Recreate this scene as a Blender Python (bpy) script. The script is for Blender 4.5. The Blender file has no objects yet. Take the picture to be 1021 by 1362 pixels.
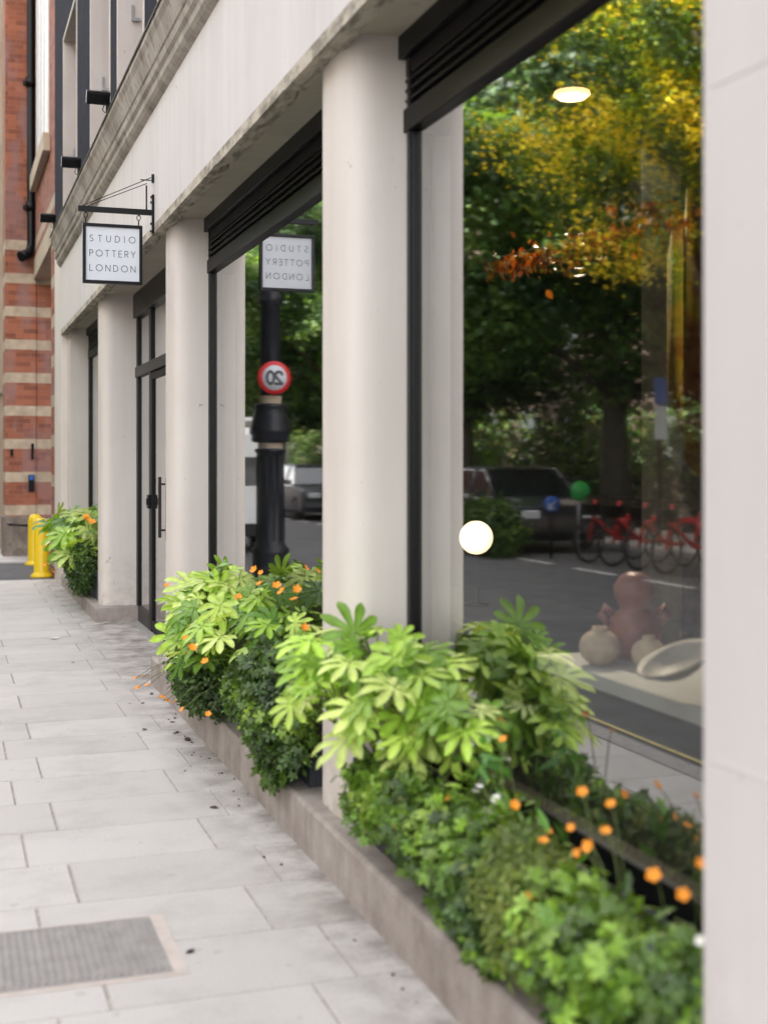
import bpy, math, random
import numpy as np
from mathutils import Vector, Matrix
R = math.radians
rnd = random.Random(7)
rng = np.random.default_rng(7)
S = bpy.context.scene
COL = S.collection

# ------------------------------------------------------------------ camera
THETA = R(18.65); FPX = 1720.0; CAMZ = 1.5; HORIZ = 611.0
cam = bpy.data.cameras.new('Camera'); cam_o = bpy.data.objects.new('Camera', cam); COL.objects.link(cam_o)
cam_o.location = (0, 0, CAMZ); cam_o.rotation_euler = (R(90), 0, -THETA)
cam.sensor_width = 36; cam.lens = FPX/1362*36; cam.shift_y = -(681-HORIZ)/1362
cam.clip_start = 0.05; cam.clip_end = 600
cam.dof.use_dof = True; cam.dof.focus_distance = 8.4; cam.dof.aperture_fstop = 1.95
S.camera = cam_o
# ------------------------------------------------------------------ sky, sun, exposure
SUN_EL, SUN_AZ = R(42), R(78)          # azimuth measured from +Y towards +X: the sun stands behind the shop building
w = bpy.data.worlds.new('World'); S.world = w; w.use_nodes = True
nt = w.node_tree; bg = nt.nodes['Background']
sky = nt.nodes.new('ShaderNodeTexSky'); sky.sky_type = 'NISHITA'; sky.sun_disc = False
sky.sun_elevation = SUN_EL; sky.sun_rotation = SUN_AZ; sky.air_density = 1.0; sky.dust_density = 3.0
hs = nt.nodes.new('ShaderNodeHueSaturation'); hs.inputs['Saturation'].default_value = 0.22
tint = nt.nodes.new('ShaderNodeMix'); tint.data_type = 'RGBA'; tint.blend_type = 'MULTIPLY'; tint.inputs[0].default_value = 1
tint.inputs[7].default_value = (1.0, 0.965, 0.925, 1)
nt.links.new(sky.outputs[0], hs.inputs['Color']); nt.links.new(hs.outputs[0], tint.inputs[6]); nt.links.new(tint.outputs[2], bg.inputs[0])
bg.inputs[1].default_value = 0.15
sl = bpy.data.lights.new('Sun', 'SUN'); sun = bpy.data.objects.new('Sun', sl); COL.objects.link(sun)
sl.energy = 5.0; sl.angle = R(0.5); sl.color = (1.0, 0.93, 0.82)
sd = Vector((math.sin(SUN_AZ)*math.cos(SUN_EL), math.cos(SUN_AZ)*math.cos(SUN_EL), math.sin(SUN_EL)))
sun.rotation_euler = sd.to_track_quat('Z', 'Y').to_euler()
S.view_settings.view_transform = 'Standard'; S.view_settings.look = 'None'
S.view_settings.exposure = 3.25; S.view_settings.gamma = 1
S.cycles.max_bounces = 8; S.cycles.diffuse_bounces = 4; S.cycles.transparent_max_bounces = 12
S.cycles.use_denoising = True
S.cycles.caustics_reflective = False; S.cycles.caustics_refractive = False
S.cycles.sample_clamp_indirect = 6

# ------------------------------------------------------------------ mapping between photo rays and the street
CT, ST = math.cos(THETA), math.sin(THETA)
def phi(px): return THETA + math.atan((px-510.5)/FPX)
def at_D(px, py, D):                 # point on the ray that lies D metres beside the camera, towards the shop
    t = D/math.tan(phi(px)); dep = D*ST+t*CT
    return Vector((D, t, CAMZ-(py-HORIZ)*dep/FPX))

# ------------------------------------------------------------------ materials
def new_mat(name):
    m = bpy.data.materials.new(name); m.use_nodes = True
    return m, m.node_tree, m.node_tree.nodes['Principled BSDF']
def N(nt, t, **kw):
    n = nt.nodes.new('ShaderNode'+t)
    for k, v in kw.items():
        if k in n.inputs: n.inputs[k].default_value = v
        else: setattr(n, k, v)
    return n
def ramp(nt, src, stops):
    r = nt.nodes.new('ShaderNodeValToRGB'); e = r.color_ramp.elements
    while len(e) > 1: e.remove(e[-1])
    e[0].position = stops[0][0]; e[0].color = c4(stops[0][1])
    for p, c in stops[1:]:
        q = e.new(p); q.color = c4(c)
    nt.links.new(src, r.inputs[0]); return r.outputs[0]
def c4(c):
    if isinstance(c, (int, float)): return (c, c, c, 1)
    return (c[0], c[1], c[2], 1)
def mixc(nt, a, b, fac, mode='MIX'):
    m = nt.nodes.new('ShaderNodeMix'); m.data_type = 'RGBA'; m.blend_type = mode
    for s, i in ((a, 6), (b, 7)):
        if isinstance(s, bpy.types.NodeSocket): nt.links.new(s, m.inputs[i])
        else: m.inputs[i].default_value = c4(s)
    if isinstance(fac, bpy.types.NodeSocket): nt.links.new(fac, m.inputs[0])
    else: m.inputs[0].default_value = fac
    return m.outputs[2]
def math_(nt, op, a, b=None, c=None, clamp=False):
    m = nt.nodes.new('ShaderNodeMath'); m.operation = op; m.use_clamp = clamp
    for i, s in enumerate((a, b, c)):
        if s is None: continue
        if isinstance(s, bpy.types.NodeSocket): nt.links.new(s, m.inputs[i])
        else: m.inputs[i].default_value = s
    return m.outputs[0]
def noise(nt, scale, detail=4, vec=None, rough=0.55, stretch=None):
    n = N(nt, 'TexNoise', Scale=scale, Detail=detail, Roughness=rough)
    if vec is None:
        vec = nt.nodes.new('ShaderNodeTexCoord').outputs['Object']
    if stretch:
        mp = nt.nodes.new('ShaderNodeMapping'); mp.inputs['Scale'].default_value = stretch
        nt.links.new(vec, mp.inputs[0]); vec = mp.outputs[0]
    nt.links.new(vec, n.inputs['Vector'])
    return n.outputs['Fac']
def bump(nt, bsdf, h, strength=0.3, dist=0.01):
    b = N(nt, 'Bump', Strength=strength, Distance=dist); nt.links.new(h, b.inputs['Height']); nt.links.new(b.outputs[0], bsdf.inputs['Normal'])
def plain(name, col, rough=0.5, metal=0.0, spec=0.5, var=0.12, scale=12, bmp=0.0):
    m, nt, b = new_mat(name)
    n = noise(nt, scale, 5)
    c = ramp(nt, n, [(0.3, [x*(1-var) for x in col]), (0.7, [min(1, x*(1+var)) for x in col])])
    nt.links.new(c, b.inputs['Base Color'])
    b.inputs['Roughness'].default_value = rough; b.inputs['Metallic'].default_value = metal
    b.inputs['Specular IOR Level'].default_value = spec
    if bmp: bump(nt, b, noise(nt, scale*8, 4), bmp, 0.004)
    return m
def emis(name, col, strength):
    m, nt, b = new_mat(name)
    b.inputs['Base Color'].default_value = c4(col); b.inputs['Emission Color'].default_value = c4(col)
    b.inputs['Emission Strength'].default_value = strength
    return m
def painted_stone(name, a, b_, streak=0.10, grime=0.0, joints=False):
    m, nt, b = new_mat(name)
    n1 = noise(nt, 1.7, 5)
    c = ramp(nt, n1, [(0.3, a), (0.7, b_)])
    st = noise(nt, 1.0, 5, stretch=(9, 9, 0.6))
    c = mixc(nt, c, ramp(nt, st, [(0.35, [x*(1-streak*2.2) for x in a]), (0.62, b_)]), 0.28)
    sp = noise(nt, 38, 3)
    spm = ramp(nt, sp, [(0.70, 0), (0.76, 1)])
    c = mixc(nt, c, (0.30, 0.26, 0.22), math_(nt, 'MULTIPLY', spm, 0.35))
    if grime:
        g = noise(nt, 5.5, 7, rough=0.7, stretch=(4, 1, 2.2))
        gm = ramp(nt, g, [(0.44, 0), (0.60, 1)])
        c = mixc(nt, c, (0.09, 0.075, 0.055), math_(nt, 'MULTIPLY', gm, grime))
    tcz = nt.nodes.new('ShaderNodeTexCoord'); sz = N(nt, 'SeparateXYZ'); nt.links.new(tcz.outputs['Object'], sz.inputs[0])
    low = math_(nt, 'MULTIPLY', math_(nt, 'SUBTRACT', 0.75, sz.outputs[2], clamp=True), 1.4, clamp=True)
    c = mixc(nt, c, (0.33, 0.28, 0.235), math_(nt, 'MULTIPLY', low, ramp(nt, noise(nt, 6, 6, rough=.7), [(.42, 0), (.7, .75)])))
    ch = ramp(nt, noise(nt, 11, 2, stretch=(1, 1, .8)), [(.735, 0), (.745, 1)]); c = mixc(nt, c, (0.34, 0.30, 0.26), math_(nt, 'MULTIPLY', ch, 0.6))
    nt.links.new(c, b.inputs['Base Color']); b.inputs['Roughness'].default_value = 0.75
    b.inputs['Specular IOR Level'].default_value = 0.25
    bump(nt, b, noise(nt, 60, 5), 0.12, 0.004)
    return m
M = {}
M['pier'] = painted_stone('pier_paint', (0.635, 0.585, 0.54), (0.70, 0.655, 0.61), 0.04)
M['fascia'] = painted_stone('fascia_paint', (0.615, 0.585, 0.582), (0.68, 0.652, 0.65), 0.06)
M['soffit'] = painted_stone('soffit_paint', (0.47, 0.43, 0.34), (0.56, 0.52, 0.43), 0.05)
M['drip'] = painted_stone('flaking_paint', (0.46, 0.41, 0.34), (0.58, 0.53, 0.45), 0.10, grime=0.68)
M['nearwall'] = painted_stone('stone_panel', (0.565, 0.54, 0.532), (0.62, 0.596, 0.590), 0.015)
def cornice_mat():
    m, nt, b = new_mat('weathered_cornice')
    st = noise(nt, 1.0, 6, stretch=(1.0, 2.6, .8), rough=0.7)
    c = ramp(nt, st, [(0.28, (0.20, 0.175, 0.155)), (0.42, (0.34, 0.305, 0.275)), (0.55, (0.45, 0.41, 0.375)), (0.75, (0.53, 0.49, 0.45))])
    n2 = noise(nt, 9, 6)
    c = mixc(nt, c, (0.13, 0.115, 0.10), math_(nt, 'MULTIPLY', ramp(nt, n2, [(0.5, 0), (0.68, 1)]), 0.6))
    nt.links.new(c, b.inputs['Base Color']); b.inputs['Roughness'].default_value = 0.85
    bump(nt, b, noise(nt, 30, 5), 0.3, 0.006); return m
M['cornice'] = cornice_mat()
def slab_mat():
    m, nt, b = new_mat('york_stone_slabs')
    at = N(nt, 'Attribute', attribute_name='tone')
    c = ramp(nt, at.outputs['Fac'], [(0, (0.45, 0.425, 0.405)), (0.5, (0.475, 0.45, 0.432)), (1, (0.505, 0.48, 0.46))])
    n = noise(nt, 2.3, 7, rough=0.65)
    c = mixc(nt, c, ramp(nt, n, [(0.3, (0.72, 0.70, 0.68)), (0.5, (1, 1, 1)), (0.8, (1.08, 1.07, 1.06))]), 0.6, 'MULTIPLY')
    g = noise(nt, 140, 3)
    c = mixc(nt, c, ramp(nt, g, [(0.3, 0.80), (0.7, 1.15)]), 0.6, 'MULTIPLY')
    vo = N(nt, 'TexVoronoi', Scale=7.0); vo.inputs['Randomness'].default_value = 1; nt.links.new(nt.nodes.new('ShaderNodeTexCoord').outputs['Object'], vo.inputs['Vector'])
    gum = math_(nt, 'LESS_THAN', vo.outputs['Distance'], math_(nt, 'MULTIPLY_ADD', noise(nt, 3.1, 2), .34, -.10))
    c = mixc(nt, c, (0.25, 0.235, 0.225), math_(nt, 'MULTIPLY', gum, 0.35))
    # brown soil stains gather along the foot of the planter step
    tc = nt.nodes.new('ShaderNodeTexCoord'); sx = N(nt, 'SeparateXYZ'); nt.links.new(tc.outputs['Object'], sx.inputs[0])
    near = math_(nt, 'SUBTRACT', sx.outputs[0], 0.95, clamp=True)
    near = math_(nt, 'MULTIPLY', near, 2.6, clamp=True)
    sn = ramp(nt, noise(nt, 4.5, 6, rough=0.7), [(0.40, 0), (0.62, 1)])
    c = mixc(nt, c, (0.155, 0.125, 0.11), math_(nt, 'MULTIPLY', math_(nt, 'MULTIPLY', near, sn), 0.85))
    nt.links.new(c, b.inputs['Base Color']); b.inputs['Roughness'].default_value = 0.62
    b.inputs['Specular IOR Level'].default_value = 0.35
    bump(nt, b, math_(nt, 'ADD', noise(nt, 90, 4), noise(nt, 7, 4)), 0.25, 0.004); return m
M['slab'] = slab_mat()
M['joint'] = plain('joint_sand', (0.33, 0.30, 0.275), 0.9, var=0.3, scale=30)
M['mortar'] = plain('pale_mortar', (0.50, 0.435, 0.40), 0.9, var=0.12, scale=10, bmp=0.3)
M['kerb'] = plain('kerb_granite', (0.30, 0.285, 0.275), 0.8, var=0.2, scale=25, bmp=0.3)
def step_mat():
    m, nt, b = new_mat('stained_concrete')
    n = noise(nt, 3.5, 8, rough=0.7)
    c = ramp(nt, n, [(0.3, (0.20, 0.165, 0.145)), (0.5, (0.32, 0.28, 0.255)), (0.72, (0.42, 0.38, 0.35))])
    st = noise(nt, 1.0, 5, stretch=(6, 14, 1.0))
    c = mixc(nt, c, ramp(nt, st, [(0.4, 0.75), (0.62, 1.1)]), 0.4, 'MULTIPLY')
    nt.links.new(c, b.inputs['Base Color']); b.inputs['Roughness'].default_value = 0.85
    bump(nt, b, noise(nt, 55, 6), 0.45, 0.006); return m
M['step'] = step_mat()
M['asphalt'] = plain('asphalt', (0.075, 0.075, 0.08), 0.85, var=0.25, scale=3, bmp=0.4)
M['yellow_line'] = plain('yellow_road_paint', (0.50, 0.41, 0.17), 0.7, var=0.2, scale=20)
M['white_line'] = plain('white_road_paint', (0.62, 0.62, 0.60), 0.7, var=0.15, scale=20)
M['black'] = plain('black_powder_coat', (0.0035, 0.0035, 0.0045), 0.36, spec=0.22, var=0.2, scale=8)
M['dgrey'] = plain('charcoal_frame', (0.011, 0.0105, 0.0105), 0.45, spec=0.12, var=0.15, scale=6)
M['mgrey'] = plain('grey_frame_edge', (0.035, 0.031, 0.030), 0.42, spec=0.3, var=0.12, scale=6)
M['bronze'] = plain('bronze_handle', (0.06, 0.05, 0.047), 0.35, metal=0.7)
M['slate'] = plain('slate_blue_render', (0.024, 0.025, 0.037), 0.9, spec=0.04, var=0.2, scale=5, bmp=0.25)
M['cream'] = painted_stone('cream_reveal', (0.50, 0.44, 0.40), (0.60, 0.545, 0.51), 0.10)
M['steel'] = plain('steel', (0.4, 0.4, 0.42), 0.3, metal=0.9)
M['signwhite'] = plain('sign_face', (0.62, 0.65, 0.70), 0.4, var=0.03, scale=8)
M['letters'] = plain('sign_letters', (0.03, 0.032, 0.04), 0.5)
M['planter'] = plain('planter_grey', (0.028, 0.032, 0.042), 0.5, var=0.2, scale=10)
M['soil'] = plain('soil', (0.03, 0.02, 0.015), 0.95, var=0.4, scale=60, bmp=0.8)
M['stem'] = plain('plant_stem', (0.10, 0.13, 0.035), 0.6, var=0.3, scale=30)
M['bark'] = plain('bark', (0.055, 0.05, 0.035), 0.9, var=0.4, scale=6, bmp=0.5)
M['yellow'] = plain('yellow_bollard_paint', (0.80, 0.55, 0.012), 0.38, var=0.08, scale=10)
M['petal'] = plain('orange_petal', (0.90, 0.30, 0.018), 0.6, var=0.25, scale=60)
M['petalw'] = plain('white_petal', (0.8, 0.8, 0.76), 0.6, var=0.05)
M['heart'] = plain('flower_heart', (0.75, 0.42, 0.03), 0.7)
M['cover'] = plain('cover_plate', (0.27, 0.25, 0.24), 0.7, var=0.18, scale=14, bmp=0.3)
M['red'] = plain('red_paint', (0.62, 0.015, 0.02), 0.4)
M['blue'] = plain('blue_sign', (0.01, 0.09, 0.42), 0.4)
M['greenp'] = plain('green_disc_paint', (0.03, 0.36, 0.07), 0.4)
M['iron'] = plain('cast_iron_paint', (0.012, 0.014, 0.020), 0.4, spec=0.35, var=0.2, scale=8)
M['rubber'] = plain('rubber', (0.015, 0.015, 0.016), 0.8)
M['whitep'] = plain('white_vehicle_paint', (0.72, 0.73, 0.74), 0.25, var=0.03)
M['darkp'] = plain('dark_vehicle_paint', (0.015, 0.017, 0.022), 0.2, var=0.1)
M['silverp'] = plain('grey_vehicle_paint', (0.07, 0.075, 0.085), 0.22, metal=0.4, var=0.05)
M['carglass'] = plain('vehicle_glass', (0.008, 0.010, 0.012), 0.05, spec=0.9)
M['amber'] = plain('amber_plate', (0.85, 0.45, 0.03), 0.5)
M['clay'] = plain('sand_clay', (0.62, 0.47, 0.34), 0.7, var=0.15, scale=25, bmp=0.2)
M['clayred'] = plain('red_brown_glaze', (0.27, 0.095, 0.075), 0.4, var=0.2, scale=20)
M['ceramic'] = plain('speckled_ceramic', (0.36, 0.32, 0.27), 0.5, var=0.15, scale=60)
M['deck'] = plain('grey_display_board', (0.55, 0.53, 0.50), 0.6, var=0.05)
M['room'] = plain('dark_room_wall', (0.05, 0.047, 0.044), 0.8, var=0.15, scale=2)
M['roomfloor'] = plain('dark_floor', (0.07, 0.062, 0.055), 0.6)
M['paper'] = plain('litter_paper', (0.7, 0.68, 0.66), 0.8)
M['deadleaf'] = plain('dead_leaf', (0.05, 0.028, 0.018), 0.8, var=0.4, scale=40)
M['globe'] = emis('globe_lamp_glow', (1.0, 0.66, 0.36), 0.5)
M['spot'] = emis('ceiling_light_glow', (1.0, 0.70, 0.38), 0.9)
def glow(name, edge, core, strength, r0, r1, off=(0, 0, 0)):
    m, nt, b = new_mat(name); tc = nt.nodes.new('ShaderNodeTexCoord')
    mp = nt.nodes.new('ShaderNodeMapping'); mp.inputs['Location'].default_value = off; nt.links.new(tc.outputs['Object'], mp.inputs[0])
    ln = nt.nodes.new('ShaderNodeVectorMath'); ln.operation = 'LENGTH'; nt.links.new(mp.outputs[0], ln.inputs[0])
    mr = nt.nodes.new('ShaderNodeMapRange'); mr.inputs[1].default_value = r0; mr.inputs[2].default_value = r1; nt.links.new(ln.outputs['Value'], mr.inputs[0])
    c = ramp(nt, mr.outputs[0], [(0, core), (.55, [(x+y)/2 for x, y in zip(core, edge)]), (1, edge)])
    nt.links.new(c, b.inputs['Emission Color']); b.inputs['Base Color'].default_value = c4(core); b.inputs['Emission Strength'].default_value = strength
    return m
M['spot'] = glow('ceiling_light_glow', (.22, .07, .015), (1.0, .78, .5), 1.3, .02, .105, (0, 0, .115))
M['orangeleaf'] = plain('dried_orange_leaf', (0.75, 0.20, 0.03), 0.7, var=0.35, scale=9)
M['window_white'] = plain('white_window_paint', (0.62, 0.60, 0.61), 0.5, var=0.08)
M['stone'] = painted_stone('buff_stone', (0.40, 0.32, 0.24), (0.52, 0.435, 0.34), 0.14)
M['plinth'] = painted_stone('grey_plinth', (0.15, 0.12, 0.105), (0.24, 0.20, 0.175), 0.2, grime=0.5)

def glass_mat(name, base=0.11, power=1.65, tint=(0.82, 0.86, 0.84)):
    m, nt, b = new_mat(name); nt.nodes.remove(b); out = nt.nodes['Material Output']
    geo = nt.nodes.new('ShaderNodeNewGeometry')
    dot = nt.nodes.new('ShaderNodeVectorMath'); dot.operation = 'DOT_PRODUCT'
    nt.links.new(geo.outputs['Normal'], dot.inputs[0]); nt.links.new(geo.outputs['Incoming'], dot.inputs[1])
    c = math_(nt, 'ABSOLUTE', dot.outputs['Value'])
    f = math_(nt, 'POWER', math_(nt, 'SUBTRACT', 1.0, c), power)
    f = math_(nt, 'MULTIPLY_ADD', f, 1-base, base)
    tr = N(nt, 'BsdfTransparent', Color=c4(tint)); gl = N(nt, 'BsdfGlossy', Roughness=0.027, Color=(0.97, 0.97, 0.97, 1))
    wob = noise(nt, 1.3, 1)
    bp = N(nt, 'Bump', Strength=0.02, Distance=0.02); nt.links.new(wob, bp.inputs['Height']); nt.links.new(bp.outputs[0], gl.inputs['Normal'])
    mx = nt.nodes.new('ShaderNodeMixShader')
    nt.links.new(f, mx.inputs[0]); nt.links.new(tr.outputs[0], mx.inputs[1]); nt.links.new(gl.outputs[0], mx.inputs[2])
    nt.links.new(mx.outputs[0], out.inputs[0]); return m
M['glass'] = glass_mat('coated_shop_glass')
M['winglass'] = plain('upper_window_glass', (0.05, 0.055, 0.06), 0.08, spec=0.9)

def brick_mat(name, c1, c2, mort, bands=None, weather=0.6):
    m, nt, b = new_mat(name)
    tc = nt.nodes.new('ShaderNodeTexCoord'); sx = N(nt, 'SeparateXYZ'); nt.links.new(tc.outputs['Object'], sx.inputs[0])
    geo = nt.nodes.new('ShaderNodeNewGeometry'); sn = N(nt, 'SeparateXYZ'); nt.links.new(geo.outputs['Normal'], sn.inputs[0])
    side = math_(nt, 'GREATER_THAN', math_(nt, 'ABSOLUTE', sn.outputs[0]), 0.5)
    mu = nt.nodes.new('ShaderNodeMix'); nt.links.new(side, mu.inputs[0]); nt.links.new(sx.outputs[0], mu.inputs[2]); nt.links.new(sx.outputs[1], mu.inputs[3])
    cv = N(nt, 'CombineXYZ'); nt.links.new(mu.outputs[0], cv.inputs[0]); nt.links.new(sx.outputs[2], cv.inputs[1])
    br = N(nt, 'TexBrick', Scale=1.0); br.inputs['Brick Width'].default_value = 0.225; br.inputs['Row Height'].default_value = 0.0736
    br.inputs['Mortar Size'].default_value = 0.0035; br.inputs['Color1'].default_value = c4(c1); br.inputs['Color2'].default_value = c4(c2)
    br.inputs['Mortar'].default_value = c4(mort); nt.links.new(cv.outputs[0], br.inputs['Vector'])
    wn = noise(nt, 1.6, 6, rough=0.6, stretch=(1.5, 1.5, 0.6))
    c = mixc(nt, br.outputs['Color'], (0.27, 0.17, 0.17), math_(nt, 'MULTIPLY', ramp(nt, wn, [(0.48, 0), (0.60, 1)]), weather))
    if bands:
        z0, period, thick, ztop, colr = bands
        fr = math_(nt, 'FRACT', math_(nt, 'DIVIDE', math_(nt, 'SUBTRACT', sx.outputs[2], z0-thick/2), period))
        bm = math_(nt, 'MULTIPLY', math_(nt, 'LESS_THAN', fr, thick/period), math_(nt, 'LESS_THAN', sx.outputs[2], ztop))
        sc = mixc(nt, colr, ramp(nt, noise(nt, 6, 5), [(0.3, 0.75), (0.7, 1.15)]), 1.0, 'MULTIPLY')
        c = mixc(nt, c, sc, bm)
    nt.links.new(c, b.inputs['Base Color']); b.inputs['Roughness'].default_value = 0.85; b.inputs['Specular IOR Level'].default_value = 0.2
    bump(nt, b, math_(nt, 'ADD', br.outputs['Fac'], noise(nt, 50, 4)), 0.35, 0.005)
    return m
BAND = (0.71, 0.515, 0.155, 5.15, (0.46, 0.37, 0.28))
M['brick'] = brick_mat('orange_brick', (0.37, 0.13, 0.075), (0.20, 0.07, 0.048), (0.28, 0.15, 0.10), BAND)
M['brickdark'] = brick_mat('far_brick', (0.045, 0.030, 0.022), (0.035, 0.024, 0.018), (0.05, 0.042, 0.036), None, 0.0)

def leaf_mat(name, rough=0.42, trans=0.25, spec=0.5):
    m, nt, b = new_mat(name)
    at = N(nt, 'Attribute', attribute_name='col')
    c = mixc(nt, at.outputs['Color'], ramp(nt, noise(nt, 25, 3), [(0.3, 0.82), (0.7, 1.15)]), 1.0, 'MULTIPLY')
    nt.links.new(c, b.inputs['Base Color']); b.inputs['Roughness'].default_value = rough; b.inputs['Specular IOR Level'].default_value = spec
    tr = nt.nodes.new('ShaderNodeBsdfTranslucent')
    tcol = mixc(nt, c, (1.25, 1.2, 0.5), 1.0, 'MULTIPLY'); nt.links.new(tcol, tr.inputs[0])
    mx = nt.nodes.new('ShaderNodeMixShader'); mx.inputs[0].default_value = trans
    nt.links.new(b.outputs[0], mx.inputs[1]); nt.links.new(tr.outputs[0], mx.inputs[2]); nt.links.new(mx.outputs[0], nt.nodes['Material Output'].inputs[0])
    return m
M['leaf'] = leaf_mat('glossy_leaf', 0.40, 0.32)
M['treeleaf'] = leaf_mat('tree_leaf', 0.55, 0.35, 0.3)

# ------------------------------------------------------------------ mesh helpers
class MB:
    def __init__(s): s.v = []; s.f = []; s.m = []; s.sm = []
    def add(s, vs, fs, mi=0, smooth=False):
        o = len(s.v); s.v += [tuple(p) for p in vs]
        for f in fs: s.f.append([o+i for i in f]); s.m.append(mi); s.sm.append(smooth)
        return s
    def box(s, x0, x1, y0, y1, z0, z1, mi=0, rot=None, c=None):
        vs = [Vector((x, y, z)) for z in (z0, z1) for y in (y0, y1) for x in (x0, x1)]
        if rot is not None:
            c = Vector(c) if c else Vector(((x0+x1)/2, (y0+y1)/2, (z0+z1)/2))
            vs = [rot @ (p-c)+c for p in vs]
        return s.add(vs, [(0, 2, 3, 1), (4, 5, 7, 6), (0, 1, 5, 4), (2, 6, 7, 3), (0, 4, 6, 2), (1, 3, 7, 5)], mi)
    def prism(s, prof, axis, a, b, mi=0, smooth=False):   # prof: 2D points; axis 'y': (x,z) along y ; 'z': (x,y) along z ; 'x': (y,z) along x
        n = len(prof)
        def P(p, t): return {'y': (p[0], t, p[1]), 'z': (p[0], p[1], t), 'x': (t, p[0], p[1])}[axis]
        vs = [P(p, a) for p in prof]+[P(p, b) for p in prof]
        s.add(vs, [(i, (i+1) % n, n+(i+1) % n, n+i) for i in range(n)], mi, smooth)
        s.add(vs, [tuple(range(n))[::-1], tuple(range(n, 2*n))], mi); return s
    def tube(s, pts, r, n=8, mi=0, cap=True):
        pts = [Vector(p) for p in pts]; rs = r if isinstance(r, (list, tuple)) else [r]*len(pts)
        vs = []; up = None
        for i, p in enumerate(pts):
            d = (pts[min(i+1, len(pts)-1)]-pts[max(i-1, 0)]).normalized()
            if up is None: up = Vector((0, 0, 1)) if abs(d.z) < 0.9 else Vector((1, 0, 0))
            a = d.cross(up).normalized(); b2 = d.cross(a).normalized(); up = -b2 if (-b2).dot(up) > 0 else b2
            a = d.cross(up).normalized(); b2 = a.cross(d).normalized()
            for k in range(n):
                t = 2*math.pi*k/n; vs.append(p+(a*math.cos(t)+b2*math.sin(t))*rs[i])
        fs = []
        for i in range(len(pts)-1):
            for k in range(n):
                k2 = (k+1) % n; fs.append((i*n+k, i*n+k2, (i+1)*n+k2, (i+1)*n+k))
        s.add(vs, fs, mi, True)
        if cap: s.add(vs, [tuple(range(n))[::-1], tuple(range((len(pts)-1)*n, len(pts)*n))], mi)
        return s
    def lathe(s, prof, c=(0, 0, 0), n=24, mi=0, axis='z', rot=None):
        vs = []
        for r, z in prof:
            for k in range(n):
                t = 2*math.pi*k/n
                p = Vector((r*math.cos(t), r*math.sin(t), z))
                if axis == 'x': p = Vector((p.z, p.x, p.y))
                if axis == 'y': p = Vector((p.x, p.z, p.y))
                if rot is not None: p = rot @ p
                vs.append(p+Vector(c))
        fs = [(i*n+k, i*n+(k+1) % n, (i+1)*n+(k+1) % n, (i+1)*n+k) for i in range(len(prof)-1) for k in range(n)]
        return s.add(vs, fs, mi, True)
    def obj(s, name, mats, parent=None, bevel=0, flip=True):
        me = bpy.data.meshes.new(name); me.from_pydata(s.v, [], s.f)
        if not isinstance(mats, (list, tuple)): mats = [mats]
        for m in mats: me.materials.append(m)
        me.polygons.foreach_set('material_index', s.m); me.polygons.foreach_set('use_smooth', s.sm)
        me.update()
        if flip:
            import bmesh
            bm = bmesh.new(); bm.from_mesh(me); bmesh.ops.remove_doubles(bm, verts=bm.verts, dist=1e-5)
            bmesh.ops.recalc_face_normals(bm, faces=bm.faces); bm.to_mesh(me); bm.free()
        o = bpy.data.objects.new(name, me); COL.objects.link(o)
        if parent is not None: o.parent = parent; 
        if bevel:
            b = o.modifiers.new('bevel', 'BEVEL'); b.width = bevel; b.segments = 2; b.limit_method = 'ANGLE'; b.angle_limit = R(40)
        return o
def tag(o, label=None, cat=None, group=None, kind=None):
    if label: o['label'] = label
    if cat: o['category'] = cat
    if group: o['group'] = group
    if kind: o['kind'] = kind
    return o
def thing(name, label, cat, loc=(0, 0, 0), rz=0, group=None):
    o = bpy.data.objects.new(name, None); COL.objects.link(o); o.location = loc; o.rotation_euler = (0, 0, rz); o.empty_display_size = 0.1
    return tag(o, label, cat, group)
def copy_tree(o, parent=None):
    kids = [c for c in bpy.data.objects if c.parent == o]
    c = o.copy(); COL.objects.link(c); c.parent = parent
    for k in kids: copy_tree(k, c)
    return c

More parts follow.
